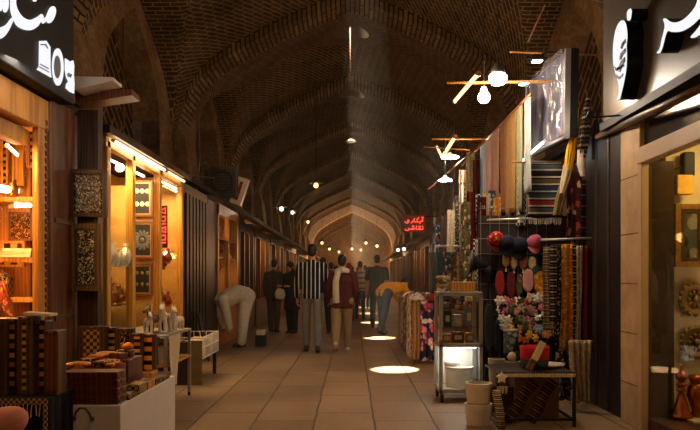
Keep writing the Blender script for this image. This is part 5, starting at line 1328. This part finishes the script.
# air conditioner and tilted light box on the left shop roofs
p = P(223,206,12.9)
T = thing('air_conditioner', 'dark outdoor air conditioner unit on the roof above the lit doorway', 'air conditioner', (p.x,13.1,2.80))
obj('case', MB().bx(-.24,.24,-.16,.16,0,.58), plain('ac_case', C('#3a3733'), .5, .2), T, bevel=.015)
obj('fan_grille', MB().lathe([(.20,0),(.21,.012),(.19,.014),(.17,.0)],24,Matrix.Translation((-.02,-.165,.29)) @ Matrix.Rotation(pi/2,4,'X'),cap=False), m_black, T)
gl_ = MB()
for k in range(9): gl_.bx(-.2,.2,-.172,-.162,.06+k*.055,.075+k*.055)
obj('louvres', gl_, m_black, T)
p = P(236,207,13.3)
T = thing('light_box', 'pale tilted sign box leaning above the lit doorway', 'sign', (p.x,13.3,2.72)); T.rotation_euler = (0,.32,0)
obj('box', MB().bx(-.11,.11,-.1,.1,-.03,.5), m_offw, T, bevel=.006); obj('stripe', MB().bx(-.03,.03,-.106,-.1,.05,.42), m_c['red'], T); obj('edge', MB().bx(-.12,.12,-.105,.105,.5,.53), m_brwood, T)
lamp('SPOT', (-2.3,12.2,3.6), 3, WARM, .05, direction=(-.05,1.1,-.7))
# thin wall pipes, cables on the left wall
for k,(pts,lab) in enumerate((([P(198,118,11.0),P(200,160,11.0),P(196,195,11.0)],'thin vertical pipe on the left pier by the showcase'),([P(186,175,10.8),P(214,178,12.2)],'dark horizontal bar sticking out of the left pier'),([P(150,20,9.6),P(123,0,9.2),P(124,128,9.2)][1:],'long cable hanging down the blind arch on the left'))):
    base = Vector(pts[0]); single('wall_pipe', MB().tube([Vector(q)-base for q in pts],.012,6), m_brwood, lab, 'pipe', base)
# hall lamp behind the camera; added unseen light overhead lifts the near foreground
lamp('POINT', (0,-1.2,3.6), 30, (1,.62,.32), .3); lamp('POINT', (-.3,3.0,3.5), 54, (1,.72,.42), .25)
bulb_lamp('added_stall_bulb', V(2.0,14.6,2.45), .05, e_far, (1,.66,.34), 22, 'added small warm bulb under the awning, brightening the person in yellow', cordtop=V(2.0,14.6,2.75))  # bulb added to brighten the person bending over the table
# ================================================================== PEOPLE
def remesh(mb, vox, it=3):
    me = mb.mesh('tmp'); o = bpy.data.objects.new('tmp', me); COL.objects.link(o)
    r = o.modifiers.new('r','REMESH'); r.mode = 'VOXEL'; r.voxel_size = vox
    s = o.modifiers.new('s','SMOOTH'); s.factor = .5; s.iterations = it
    dg = bpy.context.evaluated_depsgraph_get(); dg.update()
    out = bpy.data.meshes.new_from_object(o.evaluated_get(dg))
    bpy.data.objects.remove(o); bpy.data.meshes.remove(me)
    for p in out.polygons: p.use_smooth = True
    return out
m_skin = plain('skin', C('#b98360'), .55, 0, .06, 10, .03)
m_skin2 = plain('skin_tan', C('#a06c4a'), .55, 0, .06, 10, .03)
m_hairb = plain('hair_black', C('#14100d'), .5, 0, .3, 40, .4)
m_eye = plain('eye', C('#1a1412'), .2)
m_lip = plain('lips', C('#8a4a3c'), .5)
SP = {'striped': stripes('shirt_stripes', [C('#16161a'),C('#16161a'),C('#16161a'),C('#c9c3ba')], .07, 0, .9, .15),
 'bw': stripes('shirt_bands', [C('#b8b0a8'),C('#b8b0a8'),C('#6a625c')], .16, 2, .9, .15)}
def rotx(v, a): return Vector((v.x, v.y*cos(a)-v.z*sin(a), v.y*sin(a)+v.z*cos(a)))
def person(label, x, y, H, heading, top, bottom, shoes, hair='short', hairmat=None, sleeve='long', bend=0, legs=((0,0),(0,0)), arms=None, toplen=0., build=1., skin=None, headpitch=0, headyaw=0, openjacket=False, group=None, wide=1., toplow=-.06, skirt=False):
    s = H/1.75; skin = skin or m_skin; B = radians(bend)
    T = thing('person', label, 'person', (x,y,0), heading, group)
    # ---- joints
    hips = [V(-.092,0,0), V(.092,0,0)]; J = {}
    ank = []; kn = []
    for i in (0,1):
        hp, kf = radians(legs[i][0]), radians(legs[i][1])
        k = hips[i] + V((-.01,.01)[i]*1.0, sin(hp)*.43, -cos(hp)*.43)
        a2 = hp-kf
        a = k + V(0, sin(a2)*.41, -cos(a2)*.41)
        kn.append(k); ank.append(a)
    zoff = .085 - min(a.z for a in ank)
    up = lambda v: v + V(0,0,zoff)
    hips = [up(v) for v in hips]; kn = [up(v) for v in kn]; ank = [up(v) for v in ank]
    pel = V(0,0,zoff+.02)
    def tb(px,py,pz):   # torso point relative to the pelvis, pitched forward by the bend
        return pel + rotx(V(px,py,pz), -B)
    def tb2(px,py,pz,f): return pel + rotx(V(px,py,pz), -B*f)
    waist = tb2(0,0,.16,.75); chest = tb(0,.01,.36); nb = tb(0,0,.52); sh = [tb(-.185*wide,-.005,.475), tb(.185*wide,-.005,.475)]
    hd = -B*.85 + radians(headpitch)
    neck = nb + rotx(V(0,.015,.07), hd)
    hc = neck + rotx(V(0,.03,.115), hd)
    HM = Matrix.Translation(hc) @ Matrix.Rotation(hd,4,'X') @ Matrix.Rotation(headyaw,4,'Z')
    if arms is None: arms = (((-.16,.02,-1),(-.05,.2,-1)),((.16,-.02,-1),(.05,.15,-1)))
    el = []; wr = []; fd = []
    for i in (0,1):
        u = Vector(arms[i][0]).normalized(); f = Vector(arms[i][1]).normalized()
        e = sh[i] + u*.285; el.append(e); wr.append(e + f*.25); fd.append(f)
    S_ = lambda v: v*s
    def cap(mb, a, b, ra, rb, n=12): mb.capsule(a*s, b*s, ra*s, rb*s, n)
    # ---- body, one continuous surface
    b = MB()
    for i in (0,1):
        cap(b, hips[i], kn[i], .078, .052); cap(b, kn[i], ank[i], .052, .036)
        cap(b, ank[i], ank[i]+V(0,.03,-.04), .036, .036); cap(b, ank[i]+V(0,-.02,-.05), ank[i]+V(0,.14,-.06), .032, .024)
        cap(b, sh[i], el[i], .048, .038); cap(b, el[i], wr[i], .039, .026); cap(b, nb-(nb-chest)*.2, sh[i], .055, .05)
    cap(b, hips[0], hips[1], .09, .09); cap(b, pel, waist, .09, .082)
    for q in (-.055,.055): cap(b, waist+V(q,0,0), chest+V(q*1.3,0,0), .08, .095)
    cap(b, chest, nb, .1, .065); cap(b, nb, neck, .055, .05); cap(b, neck, hc, .05, .06)
    hb = MB()
    hb.ell((0,-.012,.03),(.074,.094,.098),16,12); hb.ell((0,.022,-.035),(.058,.066,.075),14,10)
    hb.capsule((0,.078,.02),(0,.096,-.012),.009,.014,8); hb.ell((0,.066,-.088),(.026,.022,.02),10,8)
    for q in (-.077,.077): hb.ell((q,-.008,-.002),(.012,.02,.032),8,8)
    hb.ell((0,.075,.03),(.05,.012,.012),10,6)
    b.add([S_(HM @ v) for v in hb.v], hb.f)
    me = remesh(b, .012*s, 2)
    # hands with five fingers joined on the wrists
    hm = MB()
    for i in (0,1):
        f = fd[i]; side = V(1,0,0) if abs(f.x) < .8 else V(0,1,0)
        side = (side - f*side.dot(f)).normalized(); nrm = f.cross(side)   # palm plane: f, and width across local y
        wv = (V(0,1,0) - f*f.y); wv = wv.normalized() if wv.length > .2 else side
        pn = f.cross(wv).normalized()
        inward = pn if (pn.x*(1 if i == 0 else -1)) > 0 else -pn
        p0 = wr[i]
        for q in (-.022,0,.022): hm.capsule((p0-f*.01+wv*q*.5)*s, (p0+f*.085+wv*q)*s, .017*s, .014*s, 8)
        for k, (o_, L) in enumerate(((-.032,.062),(-.011,.074),(.011,.08),(.032,.072))):
            a0 = p0+f*.085+wv*o_*.95; a1 = a0+f*L*.5+inward*.01; a2 = a1+f*L*.4+inward*.03
            hm.tube([a0*s,a1*s,a2*s],[.0095*s,.0088*s,.007*s],7)
        t0 = p0+f*.03+wv*.03; t1 = t0+f*.03+wv*.03+inward*.01; t2 = t1+f*.035+wv*.008+inward*.015
        hm.tube([t0*s,t1*s,t2*s],[.013*s,.011*s,.008*s],7)
    bm_ = bmesh.new(); bm_.from_mesh(me); hme = hm.mesh('h'); bm_.from_mesh(hme); bm_.to_mesh(me); bm_.free()
    bpy.data.meshes.remove(hme)
    for p in me.polygons: p.use_smooth = True
    me.name = 'body'
    obj('body', me, skin, T)
    # face
    ey = MB()
    for q in (-.032,.032):
        e1 = MB().ell(S_(HM @ V(q,.078,.018)), (.011*s,)*3, 8, 6)
        obj('eye', e1, m_eye, T, smooth=True)
    obj('mouth', MB().ell(S_(HM @ V(0,.083,-.055)), (.024*s,.007*s,.007*s), 10, 6), m_lip, T, smooth=True)
    # ---- trousers
    t = MB(); g = 1.0*build
    if bottom is not None:
        for i in (0,1):
            cap(t, hips[i], kn[i], .098*g, .072*g); cap(t, kn[i], ank[i]+V(0,0,.01), .072*g, .058*g)
        cap(t, hips[0], hips[1], .115*g, .115*g); cap(t, pel, pel+(waist-pel)*.4, .105*g, .10*g)
        for q in (-.05,.05): cap(t, pel+V(q,-.035,-.02), pel+V(q,-.03,.0), .085*g, .085*g)
        me = remesh(t, .013*s, 3)
        obj('trousers', me, bottom, T)
    # ---- top
    t = MB()
    for q in (-.06,.06):
        lo = pel + (waist-pel)*.15 + rotx(V(q,0,toplow), -B*.6)
        cap(t, lo, waist+V(q,0,0), (.132 if toplow<-.04 else .118)*g, .110*g); cap(t, waist+V(q,0,0), chest+V(q*1.3,0,0), .105*g, .112*g)
    cap(t, chest, nb, .115*g, .075)
    for i in (0,1):
        cap(t, nb-(nb-chest)*.25, sh[i], .07, .066*g)
        if sleeve == 'short': cap(t, sh[i], sh[i]+(el[i]-sh[i])*.75, .066*g, .062*g)
        else: cap(t, sh[i], el[i], .066*g, .054*g); cap(t, el[i], wr[i]-fd[i]*.02, .054*g, .043*g)
    me = remesh(t, .013*s, 3)
    if bend < 20:
        zh = lo.z*s - .03*s
        for v in me.vertices:
            if v.co.z < zh: v.co.z = zh + (v.co.z-zh)*.08
    tp = obj('shirt', me, top, T)
    # ---- shoes
    for i in (0,1):
        sh_ = MB(); a = ank[i]; k2 = radians(legs[i][0]-legs[i][1])
        def sf(px,py,pz): return a + rotx(V(px,py,pz), k2*.8 if k2 < -.05 else 0)
        sh_.capsule(sf(0,-.035,-.045)*s, sf(0,.05,-.05)*s, .042*s, .042*s, 12); sh_.capsule(sf(0,.05,-.055)*s, sf(0,.15,-.062)*s, .042*s, .03*s, 12)
        sh_.capsule(sf(0,-.02,.0)*s, sf(0,-.02,-.05)*s, .043*s, .045*s, 12)
        me = remesh(sh_, .010*s, 2)
        for v in me.vertices:
            if v.co.z < .004*s and min(ank[0].z, ank[1].z)+.01 >= ank[i].z: v.co.z = .004*s
        so_ = obj('shoe', me, shoes, T)
    # ---- hair
    hm_ = hairmat or m_hairb; h = MB()
    if hair in ('short','bun','long'):
        hb = MB(); hb.ell((0,-.022,.048),(.082,.096,.092),18,12)
        hb.ell((0,-.055,-.005),(.072,.062,.075),14,10)
        if hair == 'bun': hb.ell((0,-.1,.09),(.045,.045,.045),10,8)
        if hair == 'long': hb.capsule((0,-.075,-.02),(0,-.085,-.22),.07,.05,12)
    else:
        hb = MB(); hb.ell((0,-.018,.04),(.088,.105,.108),18,12); hb.ell((0,-.02,-.06),(.078,.08,.09),14,10); hb.capsule((0,-.05,-.08),(0,-.06,-.17),.085,.10,12)
    h.add([S_(HM @ v) for v in hb.v], hb.f)
    me = remesh(h, .011*s, 2)
    obj('headscarf' if hair == 'scarf' else 'hair', me, hm_, T)
    T['_j'] = 0; del T['_j']
    return T, dict(sh=sh, el=el, wr=wr, pel=pel, chest=chest, neck=neck, hc=hc, s=s, nb=nb, waist=waist)
def at(px, py): d = F*HC/(py-CY); return (px-CX)*d/F, d
def pm(n, c, r=.9): return plain(n, C(c), r, 0, .12, 18)
m_jean = pm('jeans_blue','#3b4a63'); m_jeang = pm('jeans_grey','#6e6a66'); m_blackc = pm('cloth_black','#141416'); m_darkc = pm('cloth_charcoal','#26231f')
m_beige = pm('trousers_beige','#8f7450'); m_yel = pm('shirt_yellow','#e8a01c'); m_redj = pm('jacket_red','#4c1812'); m_whitec = pm('cloth_white','#d6c8b0')
m_shoeb = pm('shoe_black','#121010',.5); m_shoew = pm('shoe_white','#b8ab9c',.6); m_olivec = pm('coat_olive','#3f3a28'); m_scarfw = pm('scarf_white','#c0ae92')
# the man in the black and white striped shirt
x,y = at(312,352)
T,j = person('tall person in a black and white vertically striped shirt and grey jeans, walking away', x,y,1.80,0,SP['striped'],m_jeang,m_shoeb,'short',arms=(((-.2,-.1,-1),(-.0,.25,-1)),((.22,.05,-1),(.1,.3,-1))),legs=((10,4),(-8,6)),wide=1.04,toplow=-.05,build=.94)
# the woman with the pale scarf
x,y = at(342,352)
T,j = person('person in a dark red jacket with a long pale scarf and beige trousers, walking away', x,y,1.62,0,m_redj,m_beige,m_shoew,'short',legs=((-10,34),(8,4)),arms=(((-.25,-.05,-1),(.2,.5,-1)),((.25,-.05,-1),(-.1,.5,-1))),build=1.12,toplow=-.13)
s=j['s']; n=j['nb']*s; mb = MB()
mb.tube([n+V(.10,.05,-.02),n+V(.085,-.07,.02),n+V(0,-.10,.03),n+V(-.085,-.08,.01),n+V(-.1,.05,-.03)],[.04,.05,.055,.05,.04],10)
mb.tube([n+V(-.06,-.10,.0),n+V(-.10,-.165,-.15),n+V(-.10,-.17,-.35),n+V(-.09,-.16,-.52)],[.05,.055,.06,.055],10)
obj('scarf', remesh(mb,.014,3), m_scarfw, T)
# broad man in black shirt, farther on
x,y = at(377,328)
person('broad person in a plain dark short sleeved shirt and dark trousers, walking away', x,y,1.80,0,pm('shirt_slate','#1d2126'),m_blackc,m_shoeb,'short',sleeve='short',legs=((6,4),(-7,8)),wide=1.12,build=1.05)
# pale banded shirt
x,y = at(360,319)
person('person in a pale banded shirt and dark blue trousers left of the broad dark one', x,y,1.74,0,SP['bw'],m_jean,m_shoeb,'short',sleeve='short',legs=((10,6),(-12,10)))
# red head covering
x,y = at(349,321)
person('person with a bright red head covering, mostly hidden behind the red jacket', x,y,1.66,0,pm('coat_rust','#5a2a1e'),m_darkc,m_shoeb,'scarf',pm('headscarf_red','#a3161a'),legs=((8,4),(-8,8)))
# blue top behind the striped shirt
x,y = at(331,321)
person('person in a dusky blue top between the striped shirt and the red jacket', x,y,1.68,0,pm('top_blue','#37404e'),m_jean,m_shoeb,'short',legs=((-8,8),(8,4)))
# dark trousers just behind the striped man
x,y = at(323,333)
person('person in black close behind the striped shirt on its aisle side', x,y,1.70,.2,m_blackc,m_blackc,m_shoeb,'short',legs=((8,4),(-10,10)))
# dark pair on the left
x,y = at(274,332)
T,j = person('person in a dark olive jacket and brown trousers carrying a pale bag', x,y,1.66,-.35,m_olivec,pm('trousers_brown','#4a3a28'),m_darkc,'bun',legs=((3,2),(-3,3)),arms=(((-.2,0,-1),(-.05,.2,-1)),((.28,-.05,-1),(.12,-.9,.0))),build=1.12,toplow=-.12)
s=j['s']; w_=j['wr'][1]*s
bx_, by_ = T.location.x, T.location.y
hw = T.matrix_basis @ (w_+V(.0,.0,-.0))
tb_ = thing('shoulder_bag','pale cloth bag held by the person in the olive jacket','bag',hw+V(.0,0,-.32))
obj('bag', MB().lathe([(.02,0),(.10,.02),(.12,.12),(.09,.22),(.05,.25)],14,sy=.5), m_whitec, tb_, smooth=True); obj('strap', MB().tube([(-.06,0,.23),(-.03,0,.29),(.03,0,.29),(.06,0,.23)],.008,6), m_whitec, tb_)
x,y = at(292,333)
person('person all in black with a long coat standing beside the olive jacket', x,y,1.60,2.6,m_blackc,m_blackc,m_shoeb,'scarf',m_blackc,legs=((2,2),(-2,2)),arms=(((-.2,.1,-1),(.5,.8,.1)),((.2,.1,-1),(-.4,.9,.1))),build=1.2,toplow=-.35,headpitch=-12)
# bending in white on the left
x,y = at(245,346.5)
T,j = person('person in cream white clothes bending far down beside the low orange board', x,y,1.72,2.05,m_whitec,m_whitec,m_darkc,'short',bend=98,legs=((9,5),(3,2)),arms=(((-.05,-.25,-1),(-.02,-.2,-1)),((.05,-.15,-1),(.02,-.35,-1))),build=1.45,toplow=-.03)
# bending in yellow on the right
x,y = at(391,334)
T,j = person('person in a yellow shirt and blue jeans bending over the textile table', x-.16,y,1.72,-.85,m_yel,m_jean,m_shoeb,'short',bend=72,legs=((6,8),(-12,4)),arms=(((-.1,.5,-1),(-.05,.6,-.8)),((.1,.5,-1),(.05,.6,-.8))),build=1.3,sleeve='short',toplow=-.03)
# black box with a white packet
x,y = at(261,346)
single('black_box', MB().bx(-.095,.095,-.09,.09,0,.2), m_black, 'small black box on the floor beside the bending person in white', 'box', (x,y,0), bevel=.008)
single('white_packet', MB().bx(-.085,.085,-.06,.06,0,.10), m_offw, 'white packet lying on the small black box', 'packet', (x,y,.201), bevel=.02)
# distant walkers
dist = [(336,312,'#2a2622','#1e1c1c'),(344,309,'#5a3a2a','#22242c'),(352,308,'#3a3a40','#1b1b1f'),(365,309,'#6a5a48','#28231f'),(371,307,'#24262c','#17171a'),(329,309,'#3f2a20','#1d1a1a'),(358,306,'#7a6a58','#2a2a30')]
dn = ['dark brown jacket, small, at the left of the far crowd','reddish brown top, small in the far crowd left of the middle','grey top, small in the middle of the far crowd','tan shirt, small in the far crowd behind the pale banded shirt','dark top, small in the far crowd by the broad dark one','brown jacket, farthest left of the distant crowd','pale tan top, smallest in the far crowd']
for k,(px,py,a,b_) in enumerate(dist):
    x,y = at(px,py)
    person('person in a '+dn[k], x,y,1.68+.02*(k%4),0 if k%2 else .1,pm('far_top_%d'%k,a),pm('far_leg_%d'%k,b_),m_shoeb,'short',legs=((8,4),(-8,8)) if k%2 else ((-7,9),(7,3)))

t = NT('dusty_air'); sc_v = t.n('ShaderNodeVolumeScatter'); sc_v.inputs['Color'].default_value = (1,.85,.65,1); sc_v.inputs['Density'].default_value = .005; sc_v.inputs['Anisotropy'].default_value = .2
t.l(sc_v.outputs[0], t.out.inputs['Volume'])
o = obj('haze', MB().bx(-2.4,2.4,8.5,73,.02,5.9), t.m, kind='stuff'); tag(o, 'thin warm dusty haze filling the far part of the hall', 'haze')
S.cycles.volume_bounces = 0
